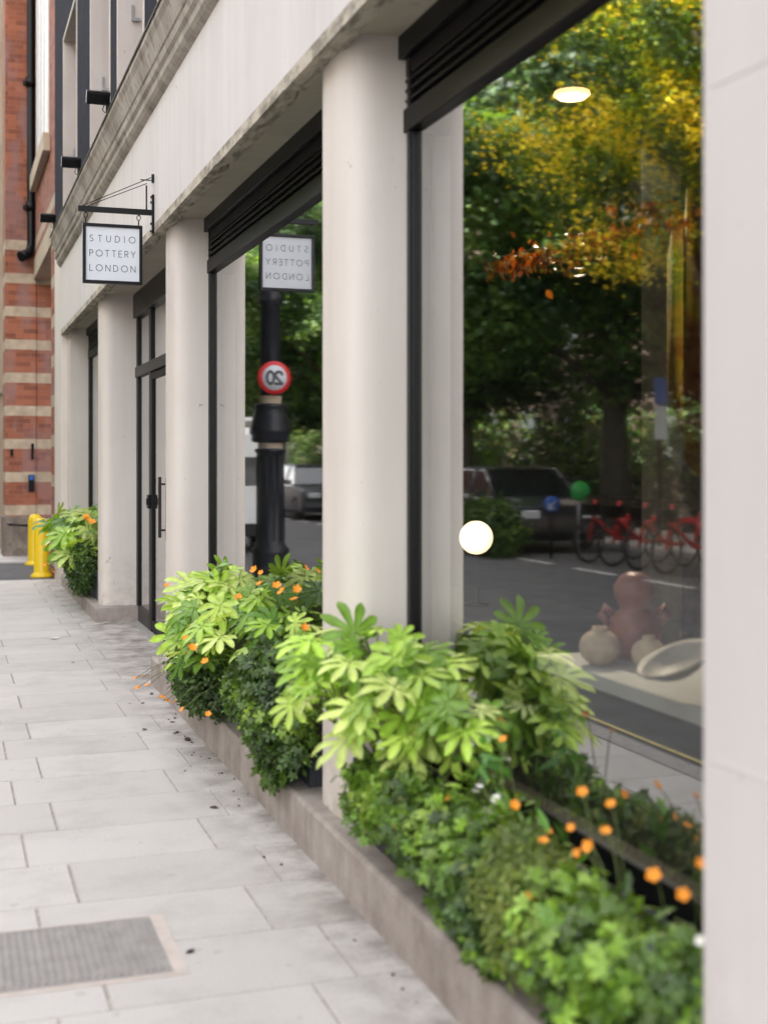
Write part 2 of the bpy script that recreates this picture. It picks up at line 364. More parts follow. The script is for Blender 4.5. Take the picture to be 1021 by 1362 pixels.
# ------------------------------------------------------------------ ground: road, pavements, kerbs
g = MB(); g.add([(-300, -200, -0.108), (300, -200, -0.108), (300, 400, -0.108), (-300, 400, -0.108)], [(0, 1, 2, 3)])
tag(g.obj('road', M['asphalt'], flip=False), kind='structure')
def pavement(name, t0, t1, D0, D1, z):
    b = MB(); b.box(D0, D1, t0, t1, -0.11, z-0.006, 1)
    tones = []
    k0 = math.floor((t0-4.475)/0.45)
    k = k0
    while 4.475+k*0.45 < t1:
        a, c = max(t0, 4.475+k*0.45), min(t1, 4.475+(k+1)*0.45)
        off = 0.425 if k % 2 == 0 else 0.283
        j = math.floor((D0-off)/0.706); d = off+j*0.706
        while d < D1:
            e0, e1 = max(D0, d), min(D1, d+0.706)
            if e1-e0 > 0.02 and c-a > 0.02:
                gp = 0.0035
                dz = rnd.uniform(-0.0012, 0.0012)
                x0, x1, y0, y1 = e0+gp, e1-gp, a+gp, c-gp
                x0 += rnd.uniform(-.001, .003); y1 += rnd.uniform(-.003, .001)
                i = len(b.v)
                bv = 0.003
                vs = [(x0, y0, z-.006), (x1, y0, z-.006), (x1, y1, z-.006), (x0, y1, z-.006),
                      (x0+bv, y0+bv, z+dz), (x1-bv, y0+bv, z-dz), (x1-bv, y1-bv, z+dz*.5), (x0+bv, y1-bv, z-dz*.5)]
                b.add(vs, [(4, 5, 6, 7), (0, 1, 5, 4), (1, 2, 6, 5), (2, 3, 7, 6), (3, 0, 4, 7)], 0)
                tones += [(i, i+8, rnd.random())]
            d += 0.706
        k += 1
    nv = len(b.v)
    o = b.obj(name, [M['slab'], M['joint']], flip=False)
    at = o.data.attributes.new('tone', 'FLOAT', 'POINT')
    arr = np.full(nv, 0.5, dtype=np.float32)
    for i, j, v in tones: arr[i:j] = v
    at.data.foreach_set('value', arr)
    tag(o, kind='structure'); return o
pavement('pavement', -4, 16.7, -0.12, 1.695, 0.0)
pavement('pavement', 19.7, 60, -0.12, 1.6, 0.0)
pavement('pavement', -6, 70, -11.0, -8.15, 0.0)
k = MB()
t = -4.0
while t < 16.6:
    t2 = min(t+0.91, 16.7); k.box(-0.27, -0.125, t+.003, t2-.003, -0.11, 0.001); t = t2
tag(k.obj('kerb', M['kerb'], bevel=0.012), kind='structure')
k = MB(); k.box(-0.27, -0.125, 19.7, 60, -0.11, 0.001); k.box(-0.27, 1.29, 19.56, 19.697, -0.11, 0.001)
tag(k.obj('kerb', M['kerb'], bevel=0.012), kind='structure')
k = MB(); k.box(-8.145, -8.0, -6, 70, -0.11, 0.001)
tag(k.obj('kerb', M['kerb'], bevel=0.012), kind='structure')
# the side passage crossing: dropped tarmac
k = MB(); k.box(-0.12, 6.0, 16.703, 19.55, -0.107, -0.012)
tag(k.obj('passage_road', M['asphalt']), kind='structure')
yl = MB(); yl.box(-0.59, -0.555, -5, 60, -0.107, -0.104)
tag(yl.obj('yellow_road_line', M['yellow_line']), kind='structure')
wl = MB()
for i in range(22): wl.box(-5.62, -5.52, 4+i*2.0, 5.2+i*2.0, -0.107, -0.104)
tag(wl.obj('white_road_markings', M['white_line']), kind='structure')
# inspection cover with its pale mortar collar
def gp(px, py, z=0.0):
    dep = (CAMZ-z)*FPX/(py-HORIZ); D = (px-510.5)/FPX*dep*CT+dep*ST; tt = dep*CT-(px-510.5)/FPX*dep*ST
    return Vector((D, tt, z))
cv = thing('inspection_cover', 'ribbed grey inspection cover set in pale mortar in the pavement', 'inspection cover', (0.3, 3.9, 0.0))
A = gp(200, 1221); B = gp(229, 1294); A2 = gp(216, 1218); B2 = gp(257, 1296)
ct1, ct0 = (A.y, B.y); cd1 = (A.x+B.x)/2; cd0 = cd1-0.76
m_ = MB(); m_.box(cd0-.05, cd1+.045, ct0-.025, ct1+.02, -0.05, 0.0035)
o = m_.obj('mortar_collar', M['mortar']); o.parent = cv; o.matrix_parent_inverse = Matrix.Translation(-cv.location)
m_ = MB(); m_.box(cd0, cd1, ct0, ct1, -0.05, 0.0065)
x = cd0+0.02
while x < cd1-0.02:
    m_.box(x, x+0.011, ct0+.015, ct1-.015, 0.006, 0.0115); x += 0.0235
o = m_.obj('ribbed_plate', M['cover'], bevel=0.001); o.parent = cv; o.matrix_parent_inverse = Matrix.Translation(-cv.location)

# ------------------------------------------------------------------ shop building
GD = 1.605; FD = 1.59; ZS = 3.04; ZN, ZF = 0.185, 0.135
shop = thing('shop_building', 'white painted shop building with rounded pillars and big dark framed windows', 'building')
def part(name, mb, mats, parent=None, bevel=0): return mb.obj(name, mats, parent or shop, bevel)
# steps carrying pillars and planters
def step(t0, t1, zt, D0=1.292):
    b = MB(); prof = [(D0, -.05), (D0, zt-.012), (D0+.012, zt), (1.72, zt), (1.72, -.05)]
    n = 24
    for i in range(n):
        pass
    b.prism(prof, 'y', t0, t1); return b
part('step', step(-3, 8.70, ZN), M['step'], bevel=.004)
part('step', step(12.10, 15.87, ZF), M['step'], bevel=.004)
def pillar(tc, w=0.42, z0=0.1, x_front=1.36, depth=0.165, xb=1.76):
    prof = []
    for i in range(33):
        a = -math.pi/2+math.pi*i/32
        ca, sa = math.cos(a), math.sin(a)
        e = 0.54
        prof.append((x_front+depth-depth*abs(ca)**e, tc+w/2*math.copysign(abs(sa)**e, sa)))
    prof += [(xb, tc+w/2), (xb, tc-w/2)]
    b = MB(); n = len(prof)
    zs = [z0, 1.0, 2.0, ZS+.002]
    vs = [(p[0], p[1], z) for z in zs for p in prof]
    fs = []
    for j in range(3):
        for i in range(n):
            i2 = (i+1) % n; fs.append((j*n+i, j*n+i2, (j+1)*n+i2, (j+1)*n+i))
    b.add(vs, fs, 0, True); return b
for tc, z0 in ((4.66, ZN-.002), (8.42, ZN-.002), (12.45, ZF-.002)):
    o = part('pillar', pillar(tc, z0=z0), M['pier']); o.data.set_sharp_from_angle(angle=R(50))
# near wall: flat panel-clad pier beside the camera
b = MB(); b.prism([(1.325, 2.075), (1.332, 2.09), (1.35, 2.098), (1.76, 2.098), (1.76, -3), (1.325, -3)], 'z', ZN-.002, 3.3)
o = part('wall', b, M['nearwall']); o['label'] = 'flat pale stone clad pier'
for z in (0.95, 2.18):
    b = MB(); b.box(1.3235, 1.33, -2.9, 2.05, z, z+0.003); part('panel_joint', b, M['fascia'])
# end pier
b = MB(); b.box(1.288, 1.6, 15.872, 16.82, -.05, 4.25); b.box(1.365, 1.80, 15.60, 15.871, ZF, ZS)
part('end_pier', b, M['pier'], bevel=.006)
# fascia, drip edge, soffit, cornice
b = MB(); b.box(1.290, 1.80, -3, 15.871, 3.045, 4.02); b.box(1.291, 1.7, -3, 2.055, 2.995, 3.044); part('fascia', b, M['fascia'])
b = MB()                                                     # rough flaking edge under the fascia
n = 380; prev = None; vs = []; fs = []
for i in range(n+1):
    y = 2.05+(15.87-2.05)*i/n; r1 = rnd.random(); br = 0.012*max(0, math.sin(y*5.1)+math.sin(y*13.7)+math.sin(y*31)*.6-.9)
    vs += [(1.2895, y, 3.047), (1.2895, y, 2.990+rnd.uniform(0, .003)+br*.25), (1.33, y, 2.988+rnd.uniform(0, .004)+br*.4),
           (1.372+rnd.uniform(-.004, .004)-br*.6, y, 2.991+rnd.uniform(0, .005)+br), (1.385-br*.8, y, 3.012+rnd.uniform(-.004, .004)+br), (1.39, y, 3.046)]
for i in range(n):
    for j in range(5): fs.append((i*6+j, i*6+j+1, i*6+6+j+1, i*6+6+j))
b.add(vs, fs, 0, False); part('drip_edge', b, M['drip'])
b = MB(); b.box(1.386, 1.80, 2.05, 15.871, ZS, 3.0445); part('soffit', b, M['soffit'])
prof = [(1.289, 3.80), (1.262, 3.825), (1.245, 3.85), (1.240, 3.885), (1.222, 3.905), (1.212, 3.94), (1.225, 3.965), (1.240, 3.972),
        (1.222, 3.99), (1.190, 4.08), (1.170, 4.115), (1.168, 4.150), (1.178, 4.157), (1.55, 4.22), (1.55, 3.80)]
b = MB(); b.prism(prof, 'y', -3, 15.95); part('cornice', b, M['cornice'])
b = MB(); b.prism([(1.160, 4.146), (1.160, 4.166), (1.54, 4.232), (1.54, 4.222), (1.168, 4.158)], 'y', -3, 15.955); part('lead_flashing', b, M['bark'])
# upper wall with tall openings
UD = 1.29
ops = [(13.85, 15.5), (10.95, 12.5), (8.99, 10.45), (6.9, 8.36), (4.6, 6.1), (2.3, 3.8)]
edges = [16.82]
b = MB()
hi = 16.82
for t0, t1 in ops:
    b.box(UD, UD+.9, t1, hi, 4.26, 11.4); b.box(UD, UD+.9, t0, t1, 6.4, 7.5); b.box(UD, UD+.9, t0, t1, 9.9, 11.4); hi = t0
b.box(UD, UD+.9, -6, hi, 4.26, 11.4)
part('upper_wall', b, M['slate'])
b = MB(); b.box(1.20, 9.0, -6, 16.82, 11.4, 11.7); part('roof', b, M['cornice'])
for t0, t1 in ops:
    for z0, z1 in ((4.262, 6.4), (7.5, 9.9)):
        b = MB()
        # pale lining of the opening, standing a little proud of the dark wall
        b.box(UD-.008, UD+.32, t1-.035, t1+.012, z0, z1+.012); b.box(UD-.008, UD+.32, t0-.012, t0+.035, z0, z1+.012); b.box(UD-.008, UD+.32, t0+.0355, t1-.0355, z1-.035, z1+.012)
        b.box(UD+.22, UD+.29, t1-.12, t1-.037, z0, z1-.037); b.box(UD+.22, UD+.29, t0+.037, t0+.12, z0, z1-.037)
        wf = part('window', b, M['cream'], bevel=.004)
        p = MB(); p.box(UD+.25, UD+.265, t0+.121, t1-.121, z0, z1-.04); p.obj('pane', M['winglass'], wf)
        if z0 < 5:
            p = MB(); zc = 5.0
            p.box(UD+.10, UD+.12, t1-.05, t1-.036, zc, zc+.12); p.box(UD+.10, UD+.17, t1-.07, t1-.051, zc-.01, zc+.014)
            p.obj('shutter_catch', M['steel'], wf)

# --- shop windows
def shop_window(t0, t1, zsill, gd=GD, fd=FD, zt=2.69):
    f = MB()
    f.box(fd, fd+.075, t0, t0+.055, zsill, zt); f.box(fd, fd+.075, t1-.055, t1, zsill, zt)
    f.box(fd, fd+.075, t0+.056, t1-.056, zsill, zsill+.07)
    f.box(fd+.004, fd+.10, t0, t1, ZF-.0, zsill-.002)
    w_ = part('window_frame', f, M['black'], bevel=.004)
    s = MB()                                  # roller shutter housing above the pane
    s.box(fd-.035, fd+.16, t0, t1, 2.955, ZS-.001, 0)
    s.box(fd-.005, fd+.16, t0, t1, 2.895, 2.954, 1)
    s.box(fd+.01, fd+.16, t0, t1, 2.775, 2.894, 0)
    for i in range(3): s.box(fd-.008, fd+.0095, t0, t1, 2.872-i*.036, 2.884-i*.036, 1)
    s.box(fd-.015, fd+.16, t0, t1, 2.69, 2.774, 1)
    s.obj('shutter_housing', [M['black'], M['dgrey']], w_, bevel=.003)
    for ta in (t1-.046, t0+.032):
        rail = MB(); rail.box(fd-.012, fd-.001, ta, ta+.014, zsill, 2.953); rail.obj('guide_rail', M['mgrey'], w_, bevel=.001)
    p = MB(); p.add([(gd, t0+.05, zsill+.065), (gd, t1-.05, zsill+.065), (gd, t1-.05, zt+.01), (gd, t0+.05, zt+.01)], [(0, 1, 2, 3)])
    p.obj('glass', M['glass'], w_, flip=False)
    return w_
shop_window(2.10, 4.449, 0.44)
shop_window(4.871, 8.209, 0.44)
shop_window(12.661, 15.599, 0.40)
# --- entrance
DD = 1.68
def fr(b, t0, t1, z0, z1, d0=DD, th=.07, mi=0): b.box(d0, d0+th, t0, t1, z0, z1, mi)
e = MB()
for t0, t1 in ((12.14, 12.239), (11.32, 11.44), (9.05, 9.13), (8.631, 8.70)):
    fr(e, t0, t1, 0.0, 2.262); fr(e, t0, t1, 2.362, 2.82)
fr(e, 8.631, 12.239, 2.264, 2.360, DD-.012, .09, 1)
fr(e, 8.631, 12.239, 2.822, ZS-.001, DD-.03, .13, 1)
fr(e, 11.441, 12.139, 0.0, .14, DD-.002, .07, 1); fr(e, 8.701, 9.049, 0.0, .14, DD-.002, .07, 1)
ent = part('entrance_frame', e, [M['black'], M['mgrey']], bevel=.004)
p = MB()
for t0, t1, z0, z1 in ((11.44, 12.14, .14, 2.262), (8.70, 9.05, .14, 2.262), (11.44, 12.14, 2.362, 2.82), (9.13, 11.32, 2.362, 2.82), (8.70, 9.05, 2.362, 2.82)):
    p.add([(DD+.02, t0, z0), (DD+.02, t1, z0), (DD+.02, t1, z1), (DD+.02, t0, z1)], [(0, 1, 2, 3)])
p.obj('glass', M['glass'], ent, flip=False)
def leaf_door(t0, t1, hx):
    d = MB(); z1 = 2.255
    d.box(DD+.003, DD+.055, t0, t0+.05, .02, z1); d.box(DD+.003, DD+.055, t1-.05, t1, .02, z1)
    d.box(DD+.003, DD+.055, t0+.051, t1-.051, z1-.06, z1); d.box(DD+.003, DD+.055, t0+.051, t1-.051, .02, .10)
    d_ = part('door', d, M['dgrey'], bevel=.003)
    g_ = MB(); g_.add([(DD+.02, t0+.05, .10), (DD+.02, t1-.05, .10), (DD+.02, t1-.05, z1-.06), (DD+.02, t0+.05, z1-.06)], [(0, 1, 2, 3)])
    g_.obj('glass', M['glass'], d_, flip=False)
    h = MB(); h.box(DD-.075, DD-.05, hx-.0125, hx+.0125, .87, 1.36)
    for z in (.93, 1.30): h.tube([(DD-.055, hx, z), (DD+.018, hx, z)], .009)
    h.obj('handle', M['bronze'], d_, bevel=.003)
leaf_door(10.235, 11.315, 10.42); leaf_door(9.135, 10.225, 10.05)
b = MB(); b.box(DD-.02, DD-.001, 11.33, 11.43, 1.07, 1.19); b.box(DD-.03, DD-.021, 11.36, 11.40, 1.10, 1.16); part('door_lock', b, M['black'], bevel=.003)
b = MB(); b.box(1.60, 1.679, 8.71, 12.09, -.02, 0.006); part('threshold', b, M['kerb'], bevel=.003)

# --- interior of the shop
b = MB(); b.box(5.2, 5.4, -1, 16.5, 0.1, 3.45); part('back_wall', b, M['room'])
for ta in (16.4, -1.2):
    b = MB(); b.box(1.80, 5.2, ta, ta+.2, 0.1, 3.45); part('side_wall', b, M['room'])
b = MB(); b.box(1.70, 5.4, -1, 16.5, 0.0, 0.1); part('shop_floor', b, M['roomfloor'])
b = MB(); b.box(1.805, 5.4, -1, 16.5, 3.45, 3.6); part('shop_ceiling', b, M['room'])
b = MB(); b.box(2.0, 2.85, 1.3, 4.22, 0.75, 0.80, 0); b.box(2.02, 2.8, 1.4, 4.18, 0.1, 0.749, 1)
part('display_deck', b, [M['deck'], M['room']], bevel=.004)
b = MB(); b.box(3.0, 3.34, 4.88, 5.22, .1, 3.45); part('inner_column', b, M['plinth'], bevel=.004)

# ------------------------------------------------------------------ hanging sign with bracket
SY = 8.55; SD0, SD1 = 0.829, 1.212; SZ0, SZ1 = 2.642, 3.030
hs_ = thing('hanging_sign', 'square white shop sign in black frame hanging from a wall bracket', 'sign', (1.02, SY, SZ0))
def sp(name, mb, m, parent=hs_, bevel=0):
    o = mb.obj(name, m, parent, bevel)
    if parent is hs_: o.matrix_parent_inverse = Matrix.Translation(-hs_.location)
    return o
b = MB(); th = .022; fw = .020
b.box(SD0, SD1, SY-th, SY+th, SZ1-fw, SZ1); b.box(SD0, SD1, SY-th, SY+th, SZ0, SZ0+fw)
b.box(SD0, SD0+fw, SY-th, SY+th, SZ0+fw+.0003, SZ1-fw-.0003); b.box(SD1-fw, SD1, SY-th, SY+th, SZ0+fw+.0003, SZ1-fw-.0003)
sp('sign_frame', b, M['black'], bevel=.002)
b = MB(); cx, cz, hw, hh, rr = (SD0+SD1)/2, (SZ0+SZ1)/2, (SD1-SD0)/2-fw+.001, (SZ1-SZ0)/2-fw+.001, 0.0
b.box(cx-hw, cx+hw, SY-.010, SY+.010, cz-hh, cz+hh); face = sp('sign_face', b, M['signwhite'])
# monoline capitals, each a set of polylines in a unit box (width, strokes)
def arc(cx, cy, rx, ry, a0, a1, n=18): return [(cx+rx*math.cos(R(a0+(a1-a0)*i/n)), cy+ry*math.sin(R(a0+(a1-a0)*i/n))) for i in range(n+1)]
GL = {
 'S': (.56, [arc(.28, .75, .23, .25, 35, 215, 14)[:-1]+arc(.28, .25, .25, .25, 95, 90, 1)[:0]+[(.16, .58), (.40, .45)]+arc(.28, .26, .25, .26, 40, -150, 16)]),
 'T': (.60, [[(0, 1), (.6, 1)], [(.3, 1), (.3, 0)]]),
 'U': (.62, [[(0, 1)]+arc(.31, .31, .31, .31, 180, 360)+[(.62, 1)]]),
 'D': (.70, [[(0, 0), (0, 1), (.2, 1)]+arc(.2, .5, .5, .5, 90, -90)+[(0, 0)]]),
 'I': (.0, [[(0, 0), (0, 1)]]),
 'O': (1.0, [arc(.5, .5, .5, .5, 0, 360, 36)]),
 'P': (.52, [[(0, 0), (0, 1), (.25, 1)]+arc(.25, .73, .27, .27, 90, -90)+[(0, .46)]]),
 'E': (.48, [[(.48, 1), (0, 1), (0, 0), (.48, 0)], [(0, .52), (.44, .52)]]),
 'R': (.54, [[(0, 0), (0, 1), (.25, 1)]+arc(.25, .73, .27, .27, 90, -90)+[(0, .46)], [(.25, .46), (.54, 0)]]),
 'Y': (.66, [[(0, 1), (.33, .48), (.66, 1)], [(.33, .48), (.33, 0)]]),
 'L': (.46, [[(0, 1), (0, 0), (.46, 0)]]),
 'N': (.70, [[(0, 0), (0, 1), (.7, 0), (.7, 1)]]),
 '2': (.56, [arc(.27, .72, .26, .28, 170, -40, 14)+[(0, 0), (.56, 0)]]),
 '0': (.60, [arc(.3, .5, .3, .5, 0, 360, 30)])}
def ribbon(mb, pts, wd, to3):
    for i in range(len(pts)-1):
        a, c = Vector(pts[i]), Vector(pts[i+1]); d = (c-a)
        if d.length < 1e-6: continue
        d.normalize(); n_ = Vector((-d.y, d.x))*wd/2; e_ = d*wd*.35
        q = [a-n_-e_, c-n_+e_, c+n_+e_, a+n_-e_]
        eps = .00002*i
        mb.add([to3(p.x, p.y, eps) for p in q], [(0, 1, 2, 3)])
def write(mb, text, x0, x1, z, h, wd, to3):
    ws = [GL[c][0]*h for c in text]; gap = ((x1-x0)-sum(ws))/(len(text)-1); x = x0
    for c, w_ in zip(text, ws):
        for st in GL[c][1]: ribbon(mb, [(x+px*h, z+pz*h) for px, pz in st], wd, to3)
        x += w_+gap
for side in (-1, 1):
    b = MB()
    def to3(x, z, eps, side=side): return ((cx+(x if side < 0 else -x)), SY+side*(.0106+eps), z)
    for i, wd_ in enumerate(('STUDIO', 'POTTERY', 'LONDON')):
        write(b, wd_, -.146, .146, cz+.078-i*.0955, .040, .0042, to3)
    o = b.obj('lettering', M['letters'], face, flip=False)
# bracket
b = MB(); b.box(0.800, 1.272, SY-.014, SY+.014, 3.105, 3.140); sp('bracket_arm', b, M['black'], bevel=.002)
b = MB(); b.box(1.2725, 1.2885, SY-.02, SY+.02, 2.985, 3.24)
for z in (3.0, 3.05, 3.19, 3.225): b.lathe([(0, -.008), (.008, -.006), (.008, 0)], (1.272, SY, z), 8, axis='x')
b.box(1.2725, 1.2885, SY-.012, SY+.012, 3.32, 3.375)
b.tube([(1.20, SY, 3.335), (1.285, SY, 3.335)], .004); b.box(1.235, 1.245, SY-.005, SY+.005, 3.14, 3.30)
sp('wall_plate', b, M['black'], bevel=.001)
for dz in (0, -.03):
    b = MB(); b.tube([(0.83+abs(dz), SY, 3.142), (1.274 if dz == 0 else 1.243, SY, 3.355+dz*1.4)], .0028, 6); sp('stay_rod', b, M['black'])
for x in (0.850, 1.190):
    b = MB()
    b.tube([(x+.012*math.sin(a), SY, 3.084+.018*math.cos(a)) for a in [i*math.pi/6 for i in range(12)]], .0032, 6)
    b.tube([(x, SY+.010*math.sin(a), 3.052+.015*math.cos(a)) for a in [i*math.pi/6 for i in range(13)]], .003, 6)
    b.tube([(x, SY, 3.105), (x, SY, 3.096)], .004); b.tube([(x, SY, 3.038), (x, SY, 3.028)], .004)
    sp('hook', b, M['black'])

# ------------------------------------------------------------------ floodlights on the cornice
def floodlight(px, py, label, base_d=1.20):
    p = at_D(px, py, 1.10)
    tag_p = (1.19, p.y+.02, 4.155)
    t_ = thing('floodlight', label, 'floodlight', tag_p, 0, 'black floodlights on the cornice edge'); t_.scale = (.66,)*3
    b = MB(); b.box(-.25, 0.02, -.035, .035, 0.0, .15, rot=Matrix.Rotation(R(28), 3, 'X')); 
    b.box(-.235, .005, -.055, -.036, .015, .135, rot=Matrix.Rotation(R(28), 3, 'X'), c=(-.115, 0, .075))
    h = b.obj('lamp_head', M['black'], t_, .006); h.location = (-0.02, 0, .12)
    b = MB(); b.box(.0, .06, -.03, .03, .0, .05); b.box(-.05, .02, -.018, .018, .03, .15); b.box(.0, .03, -.03, .03, .05, .12)
    b.obj('bracket', M['black'], t_, .004)
    b = MB(); b.tube([(-.05, -.02, .14), (-.075, -.03, .09), (-.09, -.03, .05), (-.06, -.03, .02), (-.02, -.03, .03)], .006); b.obj('cable', M['rubber'], t_)
floodlight(131, 130, 'largest and nearest black floodlight on the cornice, highest in the photo')
floodlight(95, 214, 'middle one of the three black floodlights on the cornice')
floodlight(64, 285, 'farthest black floodlight low on the cornice, closest to the brick building')

# ------------------------------------------------------------------ brick building beyond
bb = thing('brick_building', 'orange brick building with pale stone bands beyond the white shop', 'building', (0, 0, 0))
BX = 1.30
b = MB(); b.box(BX, BX+.35, 16.823, 17.55, -.05, 4.30); b.box(BX, BX+8, 16.823, 20.9, 4.62, 14)  # the deep upper block is unseen mass added to keep sun off the passage
part('wall', b, M['brick'], bb)
b = MB(); b.box(BX, BX+8, 20.9, 22.0, -.1, 4.62); b.box(BX+7.5, BX+8, 16.9, 20.899, -.1, 4.62); part('passage_jamb_sunblock', b, M['brick'], bb)  # far jamb, plus an unseen back wall added to block the sun
b = MB(); b.box(BX-.02, BX+.6, 16.825, 21.0, 4.302, 4.618); part('lintel', b, M['stone'], bb, bevel=.01)
b = MB(); b.box(.852, 1.31, 20.85, 21.6, .62, 14); part('pilaster', b, M['brick'], bb)
b = MB(); b.box(.82, 1.315, 20.80, 21.6, -.02, .62); part('plinth', b, M['plinth'], bb, bevel=.02)
b = MB(); b.box(.95, 3, 21.601, 60, -.05, 14); part('far_wall', b, M['brick'], bb)
b = MB(); b.box(.70, .95, 22.8, 23.3, -.05, 14); b.box(.66, .95, 22.7, 22.799, 2.6, 6.0); b.box(.62, .95, 24.8, 25.4, -.05, 14)
part('stone_column', b, M['stone'], bb, bevel=.02)
b = MB(); b.box(BX-.02, BX+.06, 17.9, 20.3, 5.85, 12); wf = part('window', b, M['window_white'], bb, bevel=.01)
for y in (18.5, 19.1, 19.7):
    b = MB(); b.box(BX-.035, BX-.0205, y-.02, y+.02, 5.86, 12); b.obj('glazing_bar', M['window_white'], wf)
b = MB(); b.box(BX-.10, BX-.001, 17.7, 20.5, 5.60, 5.845); b.obj('sill', M['stone'], wf, .01)
# drainpipe
b = MB(); px_, py_ = 1.235, 20.76
b.tube([(px_, py_, 14), (px_, py_, 4.85), (px_-.02, py_-.02, 4.72), (px_-.07, py_-.10, 4.66)], .062, 14)
b.tube([(px_-.02, py_-.02, 4.70), (px_-.16, py_-.12, 4.62)], [.075, .085], 12)
for z in (9.4, 7.35, 5.42, 11.3): b.tube([(px_, py_, z-.07), (px_, py_, z+.07)], .085, 14); b.box(px_-.12, px_+.06, 20.80, 20.846, z-.03, z+.03)
part('drainpipe', b, M['black'], bb)
# fixings on the brickwork
b = MB(); b.box(1.20, 1.29, 20.80, 20.848, 1.0, 1.26); part('junction_box', b, M['black'], bb, bevel=.006)
b = MB(); b.box(1.215, 1.275, 20.792, 20.799, 1.18, 1.25); part('notice_plate', b, M['blue'], bb)
b = MB(); b.tube([(.90, 20.78, .50), (.90, 20.62, .50), (1.33, 20.62, .47), (1.33, 20.78, .47)], .016, 8); part('handrail', b, M['black'], bb)
for q_ in ((.93, .97, 1.55, 1.66), (1.24, 1.28, 1.50, 1.75)):
    b = MB(); b.box(q_[0], q_[1], 20.82, 20.848, q_[2], q_[3]); part('wall_fixing', b, M['black'], bb)

def bollard(x, y, h, label):
    t_ = thing('bollard', label, 'bollard', (x, y, -.012), 0, 'yellow bollards at the passage')
    r = .098
    prof = [(0.0, 0), (r+.05, 0), (r+.045, .02), (r+.012, .05), (r, .07), (r, h-.10), (r-.008, h-.055), (r-.035, h-.018), (r-.065, h-.003), (0.0, h)]
    MB().lathe(prof, n=28).obj('post', M['yellow'], t_)
q = gp(56, 766); bollard(q.x, q.y, .76, 'nearer of two yellow bollards, overlapping the other in front')
q = gp(47, 750); bollard(q.x, q.y, .73, 'farther of two yellow bollards, partly hidden behind the first')

# ------------------------------------------------------------------ foliage
def unit(v): return v/np.maximum(np.linalg.norm(v, axis=1, keepdims=True), 1e-9)
def tmpl_simple(outline, fold=0.25, droop=0.3):
    """leaf from a half outline [(u, halfwidth)...]; base at origin, tip at u=1 along +Y; two strips folded on the midrib"""
    vs, fs = [], []
    for u, hw in outline:
        z = -droop*u*u
        vs += [(-hw, u, z+fold*hw), (0, u, z), (hw, u, z+fold*hw)]
    for i in range(len(outline)-1):
        a = i*3
        fs += [(a, a+1, a+4, a+3), (a+1, a+2, a+5, a+4)]
    return np.array(vs, float), fs
def tmpl_palmate(nl=8, spread=130, web=.36, lobew=.135, droop=.20, ln=None, fold=.35):
    vs, fs = [], []
    for k in range(nl):
        a = R(-spread+2*spread*k/(nl-1)); L = (1.0-.42*(abs(k-(nl-1)/2)/((nl-1)/2))**1.6)
        half = R(spread/(nl-1))
        ca, sa = math.sin(a), math.cos(a)
        st = [(0.0, 0.0), (web*.55, math.tan(half)*web*.55*1.0), (web, math.tan(half)*web*.80), (.62, lobew), (.80, lobew*.95), (.92, lobew*.55), (1.0, .004)]
        o = len(vs)
        for u, hw in st:
            uu = u*L
            for sgn in (-1, 0, 1):
                x = ca*uu+sgn*hw*sa; y = sa*uu-sgn*hw*ca
                z = -droop*uu*uu+(fold*hw if sgn else 0) + .03*math.sin(u*9+k*2)
                if u < web*.7 and sgn: z -= fold*hw*.6
                vs.append((x, y, z))
        for i in range(len(st)-1):
            b0 = o+i*3
            fs += [(b0, b0+1, b0+4, b0+3), (b0+1, b0+2, b0+5, b0+4)]
    return np.array(vs, float), fs
T_FATSIA = tmpl_palmate()
T_IVY = tmpl_palmate(5, 100, .45, .20, .25, fold=.2)
T_OVAL = tmpl_simple([(0, .02), (.25, .22), (.5, .30), (.78, .22), (1, .01)], .3, .25)
T_LONG = tmpl_simple([(0, .02), (.2, .11), (.5, .16), (.8, .10), (1, .005)], .3, .45)
T_QUAD = tmpl_simple([(0, .10), (.5, .42), (1, .04)], .2, .2)
def leaves_mesh(name, batches, mat):
    """batches: (template, pos, tipdir, normal, size, color) arrays"""
    V, F, C, off = [], [], [], 0
    for (tv, tf), pos, tip, nor, size, col in batches:
        tip = unit(tip); x = unit(np.cross(tip, nor)); n_ = np.cross(x, tip)
        nv = len(tv)
        v = pos[:, None, :]+size[:, None, None]*(tv[None, :, 0, None]*x[:, None, :]+tv[None, :, 1, None]*tip[:, None, :]+tv[None, :, 2, None]*n_[:, None, :])
        V.append(v.reshape(-1, 3)); vein = np.where(np.arange(nv) % 3 == 1, 1.28, .93)     # pale midribs
        C.append((col[:, None, :]*vein[None, :, None]).reshape(-1, 3))
        f = np.array(tf)[None]+(off+np.arange(len(pos))*nv)[:, None, None]
        F.append(f.reshape(-1, 4)); off += nv*len(pos)
    V = np.concatenate(V); C = np.concatenate(C); F = np.concatenate(F)
    me = bpy.data.meshes.new(name)
    me.vertices.add(len(V)); me.vertices.foreach_set('co', V.astype(np.float32).ravel())
    me.loops.add(F.size); me.loops.foreach_set('vertex_index', F.astype(np.int32).ravel())
    me.polygons.add(len(F)); me.polygons.foreach_set('loop_start', np.arange(0, F.size, 4, dtype=np.int32))
    me.polygons.foreach_set('use_smooth', np.ones(len(F), bool)); me.update(calc_edges=True)
    a = me.color_attributes.new('col', 'FLOAT_COLOR', 'POINT')
    cc = np.ones((len(V), 4), np.float32); cc[:, :3] = C; a.data.foreach_set('color', cc.ravel())
    me.materials.append(mat); return me
def put(name, me, parent=None):
    o = bpy.data.objects.new(name, me); COL.objects.link(o); o.parent = parent; return o
def palette(n, cols, jit=.18):
    cols = np.array(cols); c = cols[rng.integers(0, len(cols), n)]*(1+rng.normal(0, jit, (n, 1))); return np.clip(c, .004, .95)
